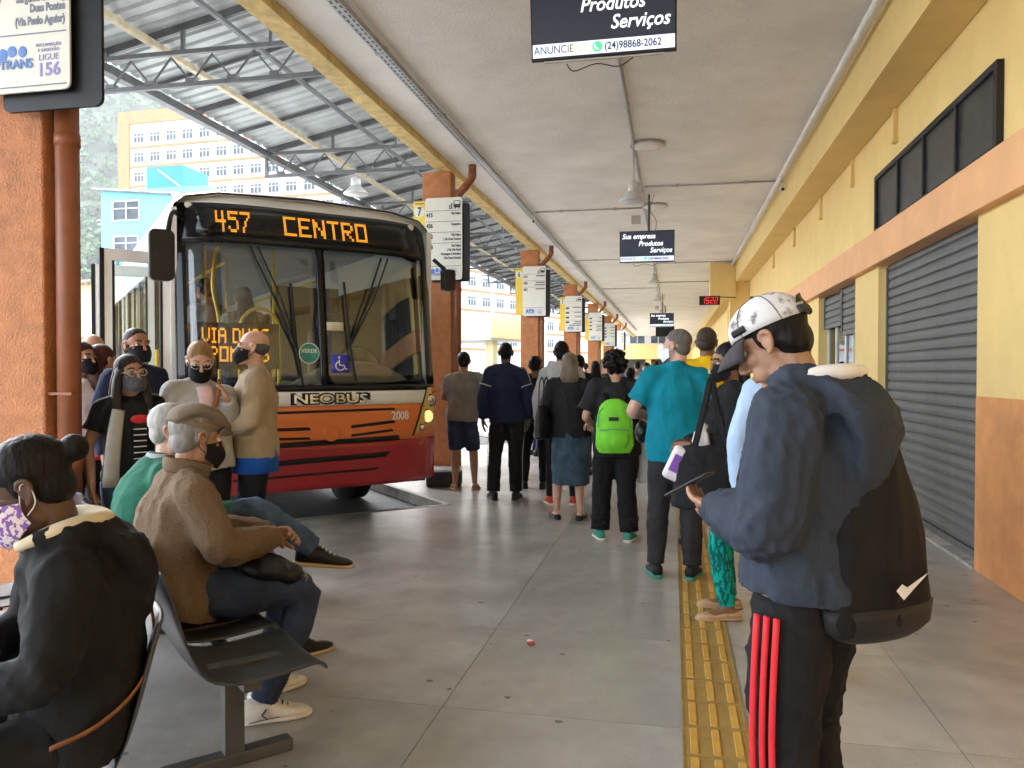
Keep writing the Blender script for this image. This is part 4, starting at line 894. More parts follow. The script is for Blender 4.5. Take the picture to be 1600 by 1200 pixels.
def shoe(root,ank,dirv,kind,mats,s=1.0,skin=None):
    """ank = ankle joint (local), dirv = toe direction"""
    d=Vector(dirv).normalized(); up=V(0,0,1); x=d.cross(up).normalized(); u=x.cross(d).normalized()
    base=Vector(ank)-u*.085*s; Q=lambda a,b,c: base+x*a*s+d*b*s+u*c*s
    def loft(m,secs):
        n=12; vs=[]
        for (y,w_,z0,z1) in secs:
            for k in range(n):
                a=2*math.pi*k/n; cx=math.cos(a); cz=math.sin(a)
                vs.append(Q(w_*(abs(cx)**.7)*(1 if cx>0 else -1),y,(z0+z1)/2+(z1-z0)/2*(abs(cz)**.7)*(1 if cz>0 else -1)))
        N=len(secs); m.add(vs,[(i*n+k,i*n+(k+1)%n,(i+1)*n+(k+1)%n,(i+1)*n+k) for i in range(N-1) for k in range(n)]+[tuple(range(n-1,-1,-1)),tuple((N-1)*n+k for k in range(n))])
    hi={'sneaker':1.0,'flat':.55,'sandal':.25}[kind]
    if kind=='sandal':
        o=part('sandal',mats[1],root,lambda m:loft(m,[(-.085,.02,0,.018),(-.06,.037,0,.02),(.04,.04,0,.018),(.12,.05,0,.018),(.18,.03,0,.016)]),True)
        part('strap',mats[0],o,lambda m:m.tube([Q(-.045,.06,.015),Q(-.02,.09,.062),Q(0,.135,.035),Q(.02,.09,.062),Q(.045,.06,.015)],.008*s,6,smooth=3),True); return
    o=part('shoe',mats[0],root,lambda m:loft(m,[(-.082,.018,.02,.05*hi+.03),(-.07,.034,.012,.085*hi+.01),(-.02,.037,.012,.10*hi),(.035,.040,.012,.098*hi),(.075,.044,.012,.070*max(hi,.6)),(.125,.046,.012,.05),(.165,.038,.012,.042),(.188,.018,.014,.032)]),True)
    part('sole',mats[1],o,lambda m:loft(m,[(-.09,.02,0,.026),(-.075,.038,0,.028),(0,.040,0,.024),(.09,.048,0,.022),(.135,.05,0,.022),(.175,.038,0,.022),(.197,.016,.004,.024)]),True)
    if kind=='sneaker' and len(mats)>2:
        for q in range(4): part('lace',mats[2],o,lambda m:m.tube([Q(-.022,.035+.02*q,.088-.011*q),Q(0,.04+.02*q,.098-.012*q),Q(.022,.035+.02*q,.088-.011*q)],.0032*s,5,smooth=2),True)
    return o
def foot_skin(m,ank,dirv,s=1.0):
    d=Vector(dirv).normalized(); up=V(0,0,1); x=d.cross(up).normalized(); u=x.cross(d).normalized(); b=Vector(ank)-u*.085*s
    m.tube([b+d*-.065*s+u*.035*s,b+d*-.01*s+u*.048*s,b+d*.06*s+u*.04*s,b+d*.12*s+u*.03*s,b+d*.165*s+u*.022*s],[(.028*s,.028*s),(.033*s,.038*s),(.036*s,.028*s),(.042*s,.018*s),(.032*s,.012*s)],10,lateral=x,smooth=2)
ARMS={'down':((.245,-.03,1.13),(.25,.05,.88)),'front':((.25,.0,1.12),(.10,.25,1.07)),'cross':((.255,.06,1.14),(-.06,.20,1.17)),'phone':((.235,.03,1.12),(.07,.28,1.20)),'bag':((.26,-.04,1.13),(.24,.18,1.05)),'hip':((.29,-.08,1.13),(.2,.1,.98)),'strap':((.25,-.02,1.12),(.12,.16,1.34))}
def person(label,xy,face,H=1.7,g=1.0,z0=0,J=None,arms=('down','down'),head=(0,0,0),skin='tan',hair=('short',(.02,.016,.013)),top=None,bottom=None,shoes=None,mask=None,glasses=None,lod=1,legs=None,eyes=True,group=None,feet=None,hands=None,sw=1.0):
    s=H/1.7; root=empty('person',(xy[0],xy[1],z0),R(face),label,'person',group)
    vx={0:(.0045,.011,.0095),1:(.0065,.014,.0125),2:(.011,.02,.02)}[lod]
    j=dict(pel=(0,0,.93),wai=(0,.005,1.08),che=(0,.0,1.27),nek=(0,-.02,1.445),hed=(0,.012,1.588))
    j['hipR']=(.088,0,.885); j['hipL']=(-.088,0,.885); j['kneR']=(.10,.02,.48); j['kneL']=(-.10,.02,.48); j['ankR']=(.11,-.02,.085); j['ankL']=(-.11,-.02,.085)
    j['shoR']=(.163*sw,-.015,1.372); j['shoL']=(-.163*sw,-.015,1.372)
    for sd,nm in ((1,arms[0]),(-1,arms[1])):
        k='R' if sd>0 else 'L'
        e_,w_=ARMS[nm] if isinstance(nm,str) else nm
        if isinstance(nm,str): e_=(e_[0]*sd,e_[1],e_[2]); w_=(w_[0]*sd,w_[1],w_[2])
        j['elb'+k]=e_; j['wri'+k]=w_
    if J: j.update(J)
    if not (J and 'pel' in J):          # a standing person rests on one leg
        rr=random.Random(int(abs(xy[0]*977+xy[1]*613))); dx=rr.choice((-1,1))*rr.uniform(.012,.03); a='R' if dx<0 else 'L'; sg=1 if a=='R' else -1
        for k,f in (('pel',1),('hipR',1),('hipL',1),('wai',.7),('che',.25)): q=j[k]; j[k]=(q[0]+dx*f,q[1],q[2])
        fw=rr.uniform(.02,.08); q=j['kne'+a]; j['kne'+a]=(q[0]+sg*.02,q[1]+fw*.9,q[2]-.005); q=j['ank'+a]; j['ank'+a]=(q[0]+sg*.025,q[1]+fw*.7,q[2])
        for k,t_ in (('shoR',-1),('shoL',1)): q=j[k]; j[k]=(q[0],q[1],q[2]+t_*dx*.5)
    j={k:Vector(v)*s for k,v in j.items()}
    tor_l=(j['shoR']-j['shoL']).normalized(); skm=skin_mat(skin)
    hy,hp,hr=head; Rm=(Matrix.Rotation(R(hy),3,'Z')@Matrix.Rotation(R(-hp),3,'X')@Matrix.Rotation(R(hr),3,'Y')); hs=s**.5*1.0
    # ---- body
    b=MB(); up=(j['che']-j['wai']).normalized()
    def torso(m,ea,low,hi_pt=None,gg=g,yo=0):
        m.tube([low,j['pel'],j['wai'],j['che'],j['che']+(j['nek']-j['che'])*.6,j['nek']],[((.160*gg+ea)*s,(.118*gg+ea)*s),((.168*gg+ea)*s,(.122*gg+ea)*s),((.150*gg+ea)*s,(.112*gg+ea)*s),((.165*gg**.6*sw+ea)*s,(.118*gg+ea)*s),((.135*sw+ea)*s,(.085+ea)*s),((.066+ea*.6)*s,(.062+ea*.6)*s)],18,lateral=tor_l,smooth=3)
        for k in 'RL': m.tube([j['nek']+(j['sho'+k]-j['nek'])*.15-V(0,0,.02)*s,j['nek']+(j['sho'+k]-j['nek'])*.6-V(0,0,.012)*s,j['sho'+k]],[(.058+ea*.6)*s,(.060+ea*.7)*s,(.058+ea)*s],12,smooth=2)
    def arm(m,k,ea,t1=1.0,ga=1.0):
        S,E_,W=j['sho'+k],j['elb'+k],j['wri'+k]; gg=g**.5*ga
        P=[S,S+(E_-S)*.5,E_,E_+(W-E_)*.4,W]; r=[.056*gg+ea,.050*gg+ea,.042*gg+ea,.042*gg+ea,.029+ea*.9]
        if t1<1:       # short sleeve
            P=[S,S+(E_-S)*t1*.6,S+(E_-S)*t1]; r=[.058*gg+ea,.054*gg+ea,.052*gg+ea*1.5]
        m.tube(P,[q*s for q in r],12,smooth=3); m.ell(P[0],(.058*gg+ea)*s,nu=12,nv=8)
    def leg(m,k,ea,t=1.0,flare=0.0,end=None):
        Hh,K,A=j['hip'+k],j['kne'+k],j['ank'+k]; gg=g**.6
        P=[Hh+V(0,0,.02)*s,Hh+(K-Hh)*.35,K-(K-Hh)*.1,K+(A-K)*.3,A]; r=[.086*gg+min(ea,.010),.082*gg+ea,.058*gg+ea,.056*gg+ea,.038+ea+flare]
        if t<1: P=[P[0],P[1],Hh+(K-Hh)*t]; r=[r[0],r[1],.066*gg+ea*1.6]
        m.tube(P,[q*s for q in r],14,smooth=3)
    torso(b,-.006,j['pel']-up*.06*s)
    for k in 'RL': arm(b,k,-.004); leg(b,k,-.004)
    fd=feet or {}
    for k in 'RL': foot_skin(b,j['ank'+k],fd.get(k,(.25 if k=='R' else -.25,1,0)),s)
    bme=remesh(b,vx[1],2)
    hme=head_mesh(Rm,j['hed'],hs,vx[0],tuple(j['nek']-V(0,0,.02)*s))
    hm=MB(); hd=hands or {}
    for k,sd in (('R',1),('L',-1)):
        if lod<2:
            d=(j['wri'+k]-j['elb'+k]).normalized(); h=hd.get(k,{}); hand(hm,j['wri'+k],h.get('d',d),h.get('n',(-sd,.2,0) if abs(d.z)>.6 else (0,0,-1) if abs(d.x)<.5 else (0,-1,0)),sd,h.get('curl',.35),s)
        else: hm.ell(j['wri'+k]+(j['wri'+k]-j['elb'+k]).normalized()*.07*s,(.035*s,.03*s,.06*s))
    me=join_meshes([bme,hme,hm.mesh('h',True)]); me.materials.append(skm)
    link('body',me,root)
    HT=lambda p: j['hed']+Rm@(V(*p)*hs)
    # ---- eyes and brows
    hk,hc=hair[0],hair[1]; hmat=hair_mat('%02d%02d%02d'%tuple(int(99*c) for c in hc),hc)
    if eyes and lod<2:
        for sd in (-1,1):
            ey=part('eye',M('eye_white',(.62,.58,.54),.25,.05,50),root,lambda m:m.ell(HT((sd*.032,.0735,.0065)),.0125*hs,nu=12,nv=8),True)
            part('iris',M('iris_dark',(.02,.012,.008),.15,0),ey,lambda m:m.ell(HT((sd*.031,.083,.0055)),(.0055*hs,.004*hs,.0055*hs),rot=Rm,nu=10,nv=6),True)
            part('eyebrow',hmat,root,lambda m:m.tube([HT((sd*.014,.090,.029)),HT((sd*.032,.089,.035)),HT((sd*.050,.074,.030))],[(.0035*hs,.0045*hs)]*3,6,smooth=3),True)
    # ---- hair
    h=MB()
    def HE(p,r,rot=None): h.ell(HT(p),tuple(q*hs for q in r),rot=Rm if rot is None else Rm@rot,nu=16,nv=10)
    if hk!='none':
        if hk in('short','curly','long','bun','pony','buzz'):
            t=.004 if hk=='buzz' else .0 ; e_=-.004 if hk=='buzz' else 0
            HE((0,-.0235,.045),(.0815+e_,.0985+e_,.0855+e_)); HE((0,-.050,-.012),(.070+e_,.058+e_,.062+e_))
            for sd in(-1,1): HE((sd*.058,-.008,.018),(.020+e_,.036,.040))
        if hk=='fringe':       # balding: sides and back only
            HE((0,-.046,.005),(.0765,.062,.058))
            for sd in(-1,1): HE((sd*.056,-.018,.012),(.0215,.042,.034))
        if hk=='curly':
            rs=np.random.RandomState(3)
            for q in range(110):
                d=rs.normal(size=3); d/=np.linalg.norm(d)
                if d[1]>.55 and d[2]<.45: continue
                p=np.array([0,-.030,.030])+d*np.array([.098,.108,.100]); 
                if p[2]<-.09: continue
                HE(tuple(p),(rs.uniform(.016,.026),)*3)
        if hk in('long','pony'):
            L=.30 if hk=='long' else 0
            if hk=='long':
                ln=hair[2] if len(hair)>2 else .30
                back=j['hed']; bx=Rm@V(1,0,0); by=Rm@V(0,1,0); by.z=0; by.normalize()
                a=HT((0,-.055,.03)); z1=a.z
                h.tube([a,a-by*.035*hs+V(0,0,-.10)*hs,a-by*.05*hs+V(0,0,-.10-ln*.45),a-by*.035*hs+V(0,0,-.10-ln)],[(.076*hs,.05*hs),(.088*hs,.045*hs),(.10*hs,.04*hs),(.075*hs,.022*hs)],16,lateral=bx,smooth=3)
                if len(hair)>3:
                    for sd in(-1,1):
                        q=HT((sd*.066,.01,.03)); h.tube([q,q+bx*sd*.018+V(0,0,-.10),q+bx*sd*.03-by*-.03+V(0,0,-.10-ln*.5),q+bx*sd*.02+by*.05+V(0,0,-.12-ln)],[(.02,.035),(.028,.045),(.035,.04),(.018,.02)],10,lateral=bx,smooth=3)
            else: h.tube([HT((0,-.10,.03)),HT((0,-.14,-.0)),HT((0,-.145,-.06)),HT((0,-.12,-.11))],[.028*hs,.036*hs,.03*hs,.012*hs],10,smooth=3)
        if hk=='bun': HE((0,-.135,.045),(.036,.034,.036)); HE((0,-.10,.04),(.03,.03,.03))
        ht=remesh(h,max(vx[0],.006),1); folds(ht,.0012 if hk!='curly' else .003,(.014,.03),5,.15); ht.materials.append(hmat); link('hair',ht,root)
    # ---- clothes
    def garment(name,mb,mat,amp=.005,seed=0,vert=.5,vox=None,it=3):
        me=remesh(mb,vox or vx[2],it); sd_=seed+int(abs(xy[0]*31+xy[1]*17)); folds(me,amp*1.7,(.06,.18),sd_,vert); folds(me,amp*.55,(.022,.05),sd_+1,vert); me.polygons.foreach_set('use_smooth',[True]*len(me.polygons))
        for q in (mat if isinstance(mat,(list,tuple)) else [mat]): me.materials.append(q)
        return link(name,me,root)
    out={}
    if bottom:
        m=MB(); ea=bottom.get('ease',.008); kd=bottom.get('kind','trousers'); seat=bottom.get('seated')
        wtop=j['pel']+(j['wai']-j['pel'])*.45
        if kd=='skirt':
            hz=bottom.get('hem',.42)*s; p=j['pel']; m.tube([wtop,p,V(p.x,p.y,.70*s),V(p.x,p.y+.01,hz)],[(.150*g*s,.115*g*s),(.178*g*s,.135*g*s),(.185*g*s,.15*g*s),(.175*g*s,.14*g*s)],20,lateral=tor_l,smooth=3)
        else:
            et=min(ea,.004); m.tube([wtop,j['pel'],j['pel']-(up if not seat else V(0,0,1))*.07*s],[((.148*g+et)*s,(.106*g+et)*s),((.166*g+et)*s,(.119*g+et)*s),((.150*g+et)*s,(.11*g+et)*s)],18,lateral=tor_l,smooth=2)
            for k in 'RL': leg(m,k,ea,bottom.get('len',1.0),bottom.get('flare',.008))
        out['bottom']=garment('shorts' if bottom.get('len',1)<1 else ('skirt' if kd=='skirt' else 'trousers'),m,bottom['mat'],bottom.get('amp',.006),1,.8)
    if top:
        m=MB(); ea=top.get('ease',.024); low=j['pel']-up*top.get('drop',.06)*s
        torso(m,ea,low)
        sl=top.get('sleeve',1.0)
        if sl>0:
            for k in 'RL': arm(m,k,ea*.85+.002,sl,top.get('ga',1.0))
        if top.get('hood'):
            by=(Rm@V(0,1,0)); by=V(0,1,0); nb=j['nek']
            m.tube([nb+V(-.10,.045,.02)*s,nb+V(-.105,-.05,.03)*s,nb+V(0,-.115,.0)*s,nb+V(.105,-.05,.03)*s,nb+V(.10,.045,.02)*s],[.03*s,.042*s,.055*s,.042*s,.03*s],10,smooth=4)
            m.tube([nb+V(0,-.10,.03)*s,nb+V(0,-.185,-.06)*s,nb+V(0,-.195,-.17)*s,nb+V(0,-.15,-.27)*s],[(.12*s,.05*s),(.15*s,.06*s),(.11*s,.045*s),(.03*s,.02*s)],14,lateral=(1,0,0),smooth=3)
        if top.get('collar'):
            nb=j['nek']+V(0,.0,.005)*s; m.tube([nb+V(0,-.01,-.02)*s,nb+V(0,.0,.035)*s],[(.078*s,.074*s),(.066*s,.066*s)],16,lateral=(1,0,0))
        out['top']=garment(top.get('name','shirt'),m,top['mat'],top.get('amp',.006),2,.5)
    if shoes:
        for k in 'RL': shoe(root,j['ank'+k],fd.get(k,(.25 if k=='R' else -.25,1,0)),shoes[0],shoes[1],s)
    # ---- mask, glasses
    if mask is not None:
        mm=MB(); nu,nv=16,8; vs=[]
        for lay in (0,1):
            for q in range(nv+1):
                v=q/nv
                for i in range(nu+1):
                    th=R(-84+168*i/nu); cs=math.cos(th); z=(-.114+.116*v)*cs**.6+(-.058+.034*v)*(1-cs**.6)
                    yc=.098+.036*math.sin(math.pi*min(1,v*1.1+.02))*(.55+.45*v)
                    vs.append(HT((.072*math.sin(th),.004+(yc-.004)*cs**.8-.003*lay,z)))
        q_=(nu+1)*(nv+1); fs=[]
        for l_ in (0,1):
            for a in range(nv):
                for i in range(nu): o=l_*q_+a*(nu+1)+i; fs.append((o,o+1,o+nu+2,o+nu+1))
        for i in range(nu):
            for a in (0,nv): o=a*(nu+1)+i; fs.append((o,o+1,o+1+q_,o+q_))
        mm.add(vs,fs); mo=mm.build('face_mask',mask,root,True)
        for sd in(-1,1): part('ear_loop',M('loop_white',(.6,.6,.58),.7,0) if mask.name in('mask_white','mask_floral') else mask,mo,lambda m:[m.tube([HT((sd*.070,.018,-.024)),HT((sd*.083,-.004,.018)),HT((sd*.088,-.022,.014)),HT((sd*.083,-.016,-.03)),HT((sd*.070,.015,-.052))],.0018*hs,5,smooth=3)],True)
    if glasses:
        part('glasses',glasses,root,lambda m:[m.tube([HT((sd*.034+.026*math.cos(a),.103-.012*abs(math.cos(a)),.004+.02*math.sin(a))) for a in [k*math.pi/9 for k in range(19)]],.0022*hs,5) for sd in(-1,1)]+[m.tube([HT((-.008,.106,.008)),HT((.008,.106,.008))],.002*hs,5)]+[m.tube([HT((sd*.060,.092,.008)),HT((sd*.080,.02,.012)),HT((sd*.082,-.02,.006))],.002*hs,5) for sd in(-1,1)],True)
    mw=Matrix.Translation(root.location)@Matrix.Rotation(R(face),4,'Z')
    return dict(root=root,j=j,W=lambda p:mw@(Vector(p)),HT=HT,Rm=Rm,s=s,hs=hs,mw=mw,**out)
# ------------------------------------------------------------------ the people in the photograph
def at(px,depth):
    fx,fy=-math.sin(YAW),math.cos(YAW); rx,ry=math.cos(YAW),math.sin(YAW); l=(px-800)/FPX*depth
    return (fx*depth+rx*l, fy*depth+ry*l)
c_black=cloth('black',(.014,.014,.016)); c_blk2=cloth('black_soft',(.022,.022,.025)); c_navy=cloth('navy',(.012,.016,.045)); c_jean=cloth('jean',(.06,.105,.19),bump=.5,bs=300,var=.3,vs=9); c_jean2=cloth('jean_dark',(.031,.048,.095),bump=.5,bs=300,var=.25,vs=8); c_dkjean=cloth('charcoal_jean',(.03,.03,.034),var=.2)
c_denim=cloth('denim_skirt',(.045,.085,.12),bump=.5,bs=300,var=.3,vs=8); c_grey=cloth('grey_beige',(.25,.235,.21)); c_ltgrey=cloth('light_grey',(.42,.42,.42)); c_teal=cloth('teal_polo',(.0,.20,.28)); c_yel=cloth('yellow_shirt',(.75,.48,.01)); c_beige=cloth('beige_knit',(.36,.28,.18),bs=160,bump=.5); c_blue=cloth('royal_blue',(.01,.09,.42)); c_green=cloth('green_knit',(.02,.13,.085),bs=160,bump=.5)
c_tweed=cloth('brown_tweed',(.165,.11,.066),bump=.7,bs=170,var=.22,vs=240); c_hood=cloth('slate_hoodie',(.030,.040,.058),bump=.5,bs=300,var=.06,vs=20); c_cream=cloth('cream_lining',(.62,.55,.40)); c_wht=cloth('white_cotton',(.75,.74,.74)); c_red=cloth('red_shirt',(.55,.01,.02)); c_ltblue=cloth('light_blue',(.40,.55,.78)); c_pink=cloth('pink_shirt',(.62,.12,.22)); c_pinkl=cloth('pale_pink',(.68,.48,.47)); c_khaki=cloth('pale_khaki',(.40,.40,.38)); c_brown=cloth('brown_cap',(.17,.13,.095),bump=.5,bs=200)
c_legg=cloth('teal_pattern',(.0,.36,.30),vs=42,rgb2=(.0,.10,.09),contrast=(.47,.53),stretch=(1,1,.45)); c_patt=cloth('zigzag_blouse',(.30,.17,.08),vs=26,rgb2=(.02,.09,.09),contrast=(.45,.55))
k_black=cloth('mask_black',(.012,.012,.014)); k_grey=cloth('mask_grey',(.10,.10,.115),vs=60,var=.3); k_white=M('mask_white',(.72,.76,.80),.8,.03,30,.1,200); k_flor=M('mask_floral',(.70,.62,.66),.8,0,95,rgb2=(.22,.10,.42),contrast=(.44,.50),detail=1)
m_leath=M('black_leather',(.016,.016,.018),.32,.3,12,.25,120); m_tan=M('tan_sole',(.50,.35,.17),.7,.1,9); m_brstrap=M('brown_strap',(.30,.11,.03),.5,.2,12); m_swht=M('shoe_white',(.66,.62,.55),.7,.08,20); m_sgrn=M('shoe_green',(.03,.26,.19),.7,.1,20); m_sred=M('shoe_red',(.50,.06,.02),.7,.1,20); m_sbei=M('shoe_beige',(.48,.32,.18),.55,.1,20); m_sblk=M('shoe_black',(.015,.015,.017),.55,.2,20); m_metal=M('buckle',(.6,.58,.52),.3,0,metal=.9)
H_BLK=(.012,.010,.009); H_BR=(.045,.022,.012); H_GREY=(.30,.29,.28); H_DKG=(.10,.095,.09); H_BLND=(.36,.21,.09); H_ASH=(.22,.18,.13); H_RED=(.085,.028,.016)
SEAT=dict(pel=(0,-.09,.555),wai=(0,-.13,.70),che=(0,-.115,.88),nek=(0,-.05,1.035),hed=(0,-.005,1.17),hipR=(.09,-.05,.545),hipL=(-.09,-.05,.545),kneR=(.12,.37,.53),kneL=(-.12,.37,.53),ankR=(.12,.36,.085),ankL=(-.12,.36,.085),shoR=(.163,-.07,.968),shoL=(-.163,-.07,.968))
SARM=(((.235,-.02,.78),(.07,.20,.70)),((-.235,-.02,.78),(-.07,.20,.70)))
def thing_at(P,name,local,label,cat,group=None):
    e=empty(name,P['W'](local),P['root'].rotation_euler.z,label,cat,group); return e
def strap(parent,pts,w_,mat,name='strap',th=.004):
    return part(name,mat,parent,lambda m:m.tube(pts,[(w_,th)]*len(pts),6,smooth=4),True)
def cap(P,mat,brim,kind='cap',back=False):
    HT,Rm,hs=P['HT'],P['Rm'],P['hs']
    m=MB(); n=24; prof=[]
    if kind=='cap':
        for k in range(9):
            t=k/8*math.pi/2; prof.append((math.cos(t),math.sin(t)))
        vs=[HT((.091*r*math.cos(a),-.014+.112*r*math.sin(a),.038+.098*(z**.9)+.012*math.sin(a)*(1-z))) for r,z in prof for a in [2*math.pi*i/n for i in range(n)]]
        m.add(vs,[(i*n+k,i*n+(k+1)%n,(i+1)*n+(k+1)%n,(i+1)*n+k) for i in range(8) for k in range(n)])
        o=m.build('cap',mat,P['root'],True); s_=o.modifiers.new('t','SOLIDIFY'); s_.thickness=.003
        b=MB(); vs=[]
        for q in range(6):
            v=q/5
            for i in range(13):
                a=R(28+124*i/12); x=.091*math.cos(a); y=-.014+.112*math.sin(a)+.075*v*math.sin(a)**1.2; vs.append(HT((x,y,.046-.010*v-.030*v*v-.018*abs(math.cos(a))**2*(.4+v))))
        b.add(vs,[(q*13+i,q*13+i+1,(q+1)*13+i+1,(q+1)*13+i) for q in range(5) for i in range(12)]); bo=b.build('brim',brim,o,True); s_=bo.modifiers.new('t','SOLIDIFY'); s_.thickness=.004
        part('button',brim,o,lambda m:m.ell(HT((0,-.014,.137)),.008*hs),True)
        part('strap',brim,o,lambda m:m.tube([HT((.093*math.cos(a),-.016+.115*math.sin(a),.047+.012*math.sin(a))) for a in [R(238+64*i/8) for i in range(9)]],[(.012*hs,.003)]*9,6,lateral=Rm@V(0,0,1)),True)
        part('opening',m_black,o,lambda m:[m.add([HT((.0935*math.cos(a)*q,-.0155+.115*math.sin(a)*(.9+.1*q),.056+.055*w_)) for (a,q,w_) in ((R(240),1,0),(R(255),1,0),(R(270),1,0),(R(285),1,0),(R(300),1,0),(R(290),.93,.38),(R(270),.96,.5),(R(250),.93,.38))],[(0,1,2,3,4,5,6,7)])])
        part('seam',brim,o,lambda m:[m.tube([HT((.0922*math.cos(t)*math.cos(a),-.014+.1132*math.cos(t)*math.sin(a),.038+.0992*math.sin(t)**.9+.012*math.sin(a)*(1-math.sin(t)))) for t in [k/8*math.pi/2*.98 for k in range(9)]],.0011*hs,4) for a in (R(30),R(90),R(150),R(210),R(330))])
        part('badge',m_black,o,lambda m:m.tube([HT((-.0885,.025,.060)),HT((-.070,.066,.064))],[(.010*hs,.004)]*2,6,lateral=Rm@V(0,0,1)))
    else:
        m.tube([HT((0,-.112,.052)),HT((0,-.085,.088)),HT((0,-.03,.112)),HT((0,.04,.104)),HT((0,.095,.070)),HT((0,.118,.046))],[(.05*hs,.022*hs),(.084*hs,.034*hs),(.096*hs,.034*hs),(.094*hs,.030*hs),(.075*hs,.018*hs),(.045*hs,.006*hs)],22,lateral=Rm@V(1,0,0),smooth=4)
        m.ell(HT((0,-.014,.055)),(.087*hs,.105*hs,.04*hs),rot=Rm,nu=24,nv=12)
        me=remesh(m,.006,3); folds(me,.0022,(.05,.12),3,.6); me.materials.append(mat); o=link('cap',me,P['root'])
        part('brim',brim,o,lambda m:m.tube([HT((-.062,.07,.040)),HT((-.035,.112,.034)),HT((0,.125,.032)),HT((.035,.112,.034)),HT((.062,.07,.040))],[(.018*hs,.005*hs)]*5,8,lateral=Rm@V(0,.6,.3),smooth=3),True)
    return o
snk=lambda a,b,c=None:('sneaker',(a,b,c) if c else (a,b))

# --- A: seated woman, left foreground
A=person('seated woman in black hooded jacket and floral mask, hair in a bun',tuple((BO-BN*.83-BU*.60+V(.17,.04,0))[:2]),ang+180,1.70,1.02,J=SEAT,arms=SARM,head=(-12,26,0),skin='dark',hair=('bun',H_BLK),top=dict(mat=c_black,ease=.024,name='jacket',hood=True,drop=.06),bottom=dict(mat=c_black,seated=True),shoes=snk(m_sblk,m_sblk),mask=k_flor,lod=0)
s_=A['s']; nb=A['j']['nek']
part('hood_lining',c_cream,A['root'],lambda m:m.tube([nb+V(.085,.075,.01),nb+V(.105,-.01,.045),nb+V(.06,-.085,.055),nb+V(0,-.11,.05),nb+V(-.06,-.085,.055),nb+V(-.105,-.01,.045),nb+V(-.085,.075,.01)],[(.016,.012),(.028,.018),(.036,.02),(.038,.02),(.036,.02),(.028,.018),(.016,.012)],10,smooth=4),True)
strap(A['root'],[(.03,-.285,.84),(-.06,-.278,.75),(-.13,-.225,.67),(-.185,-.13,.62),(-.205,-.03,.60)],.014,m_brstrap)
# --- B: seated man with flat cap
B=person('seated older man in brown tweed jacket and flat cap, hands clasped',tuple((BO+BU*.42)[:2]),ang,1.72,1.05,J=dict(SEAT,kneR=(.15,.40,.53),ankR=(.13,.20,.085),kneL=(-.10,.40,.53),ankL=(-.12,.30,.085),che=(0,-.09,.88),nek=(0,-.06,1.035),hed=(0,-.02,1.17),shoR=(.165,-.075,.965),shoL=(-.165,-.075,.965)),arms=(((.245,.02,.76),(.05,.27,.74)),((-.245,.02,.76),(-.02,.29,.74))),head=(6,10,0),skin='tan',hair=('short',H_GREY),top=dict(mat=c_tweed,ease=.036,name='jacket',collar=True,drop=.08,amp=.007),bottom=dict(mat=c_jean2,seated=True,ease=.016),shoes=snk(m_swht,m_swht,m_ink),mask=k_black,lod=0,hands={'R':dict(d=(-.75,.55,.05),n=(-.2,-.5,-.6),curl=.75),'L':dict(d=(.6,.6,.1),n=(.2,-.6,-.5),curl=.75)})
cap(B,c_brown,c_brown,'flat')
nb=B['j']['nek']; part('collar',c_tweed,B['root'],lambda m:m.tube([nb+V(.07,.07,.0),nb+V(.082,-.01,.03),nb+V(.045,-.075,.04),nb+V(-.045,-.075,.04),nb+V(-.082,-.01,.03),nb+V(-.07,.07,.0)],[(.03,.009)]*6,8,lateral=(0,0,1),smooth=4),True)
for k,x in ((0,.13),):
    a=B['j']['ankR']
    part('shoe_star',m_ink,B['root'],lambda m:m.add([tuple(a+V(.0475,.045+.017*(1 if q%2==0 else .42)*math.cos(R(90+36*q)),-.042+.017*(1 if q%2==0 else .42)*math.sin(R(90+36*q)))) for q in range(10)],[tuple(range(10))]))
    part('shoe_chevron',m_ink,B['root'],lambda m:[m.bar(a+V(.046,.0,-.02),a+V(.046,-.018,-.042),.008,.004),m.bar(a+V(.046,-.018,-.042),a+V(.046,.004,-.062),.008,.004)])
    part('shoe_line',m_ink,B['root'],lambda m:m.tube([a+V(.042,-.07,-.062),a+V(.047,0,-.062),a+V(.053,.09,-.064),a+V(.046,.15,-.064)],.002,4,smooth=2))
bg_=thing_at(B,'shoulder_bag',(.10,.22,.64),'small black bag with metal rings on the lap of the man in the flat cap','bag')
def lapbag(m): m.ell((0,0,0),(.15,.13,.06),rot=Matrix.Rotation(R(-12),3,'X')); m.ell((.05,.08,-.03),(.09,.07,.05))
bm_=MB(); lapbag(bm_); me=remesh(bm_,.008,2); folds(me,.006,(.03,.08),4); me.materials.append(m_leath); link('pouch',me,bg_)
for x in (.06,.10): part('ring',m_metal,bg_,lambda m:m.tube([(x+.014*math.cos(a),.142,-.045+.018*math.sin(a)) for a in [k*math.pi/6 for k in range(13)]],.003,5))
# --- C: green jumper, crossed leg
C_=person('seated grey-haired man in green jumper with one leg crossed',tuple((BO+BU*.92)[:2]),ang,1.72,1.0,J=dict(SEAT,kneR=(.17,.29,.815),ankR=(.26,.56,.60),kneL=(-.06,.42,.53),ankL=(.02,.58,.085)),arms=(((.235,-.02,.78),(.14,.22,.80)),((-.235,-.02,.78),(-.02,.26,.72))),head=(-25,4,0),skin='pale',hair=('short',(.50,.48,.46)),top=dict(mat=c_green,ease=.028,name='jumper',collar=True),bottom=dict(mat=c_jean,seated=True,ease=.016),shoes=snk(m_sblk,m_tan,m_swht),feet={'R':(.35,1,-.12)},lod=0,eyes=False)
nb=C_['j']['nek']; part('collar',c_ltgrey,C_['root'],lambda m:m.tube([nb+V(0,-.005,-.02),nb+V(0,0,.035)],[(.092,.086),(.074,.072)],18),True)

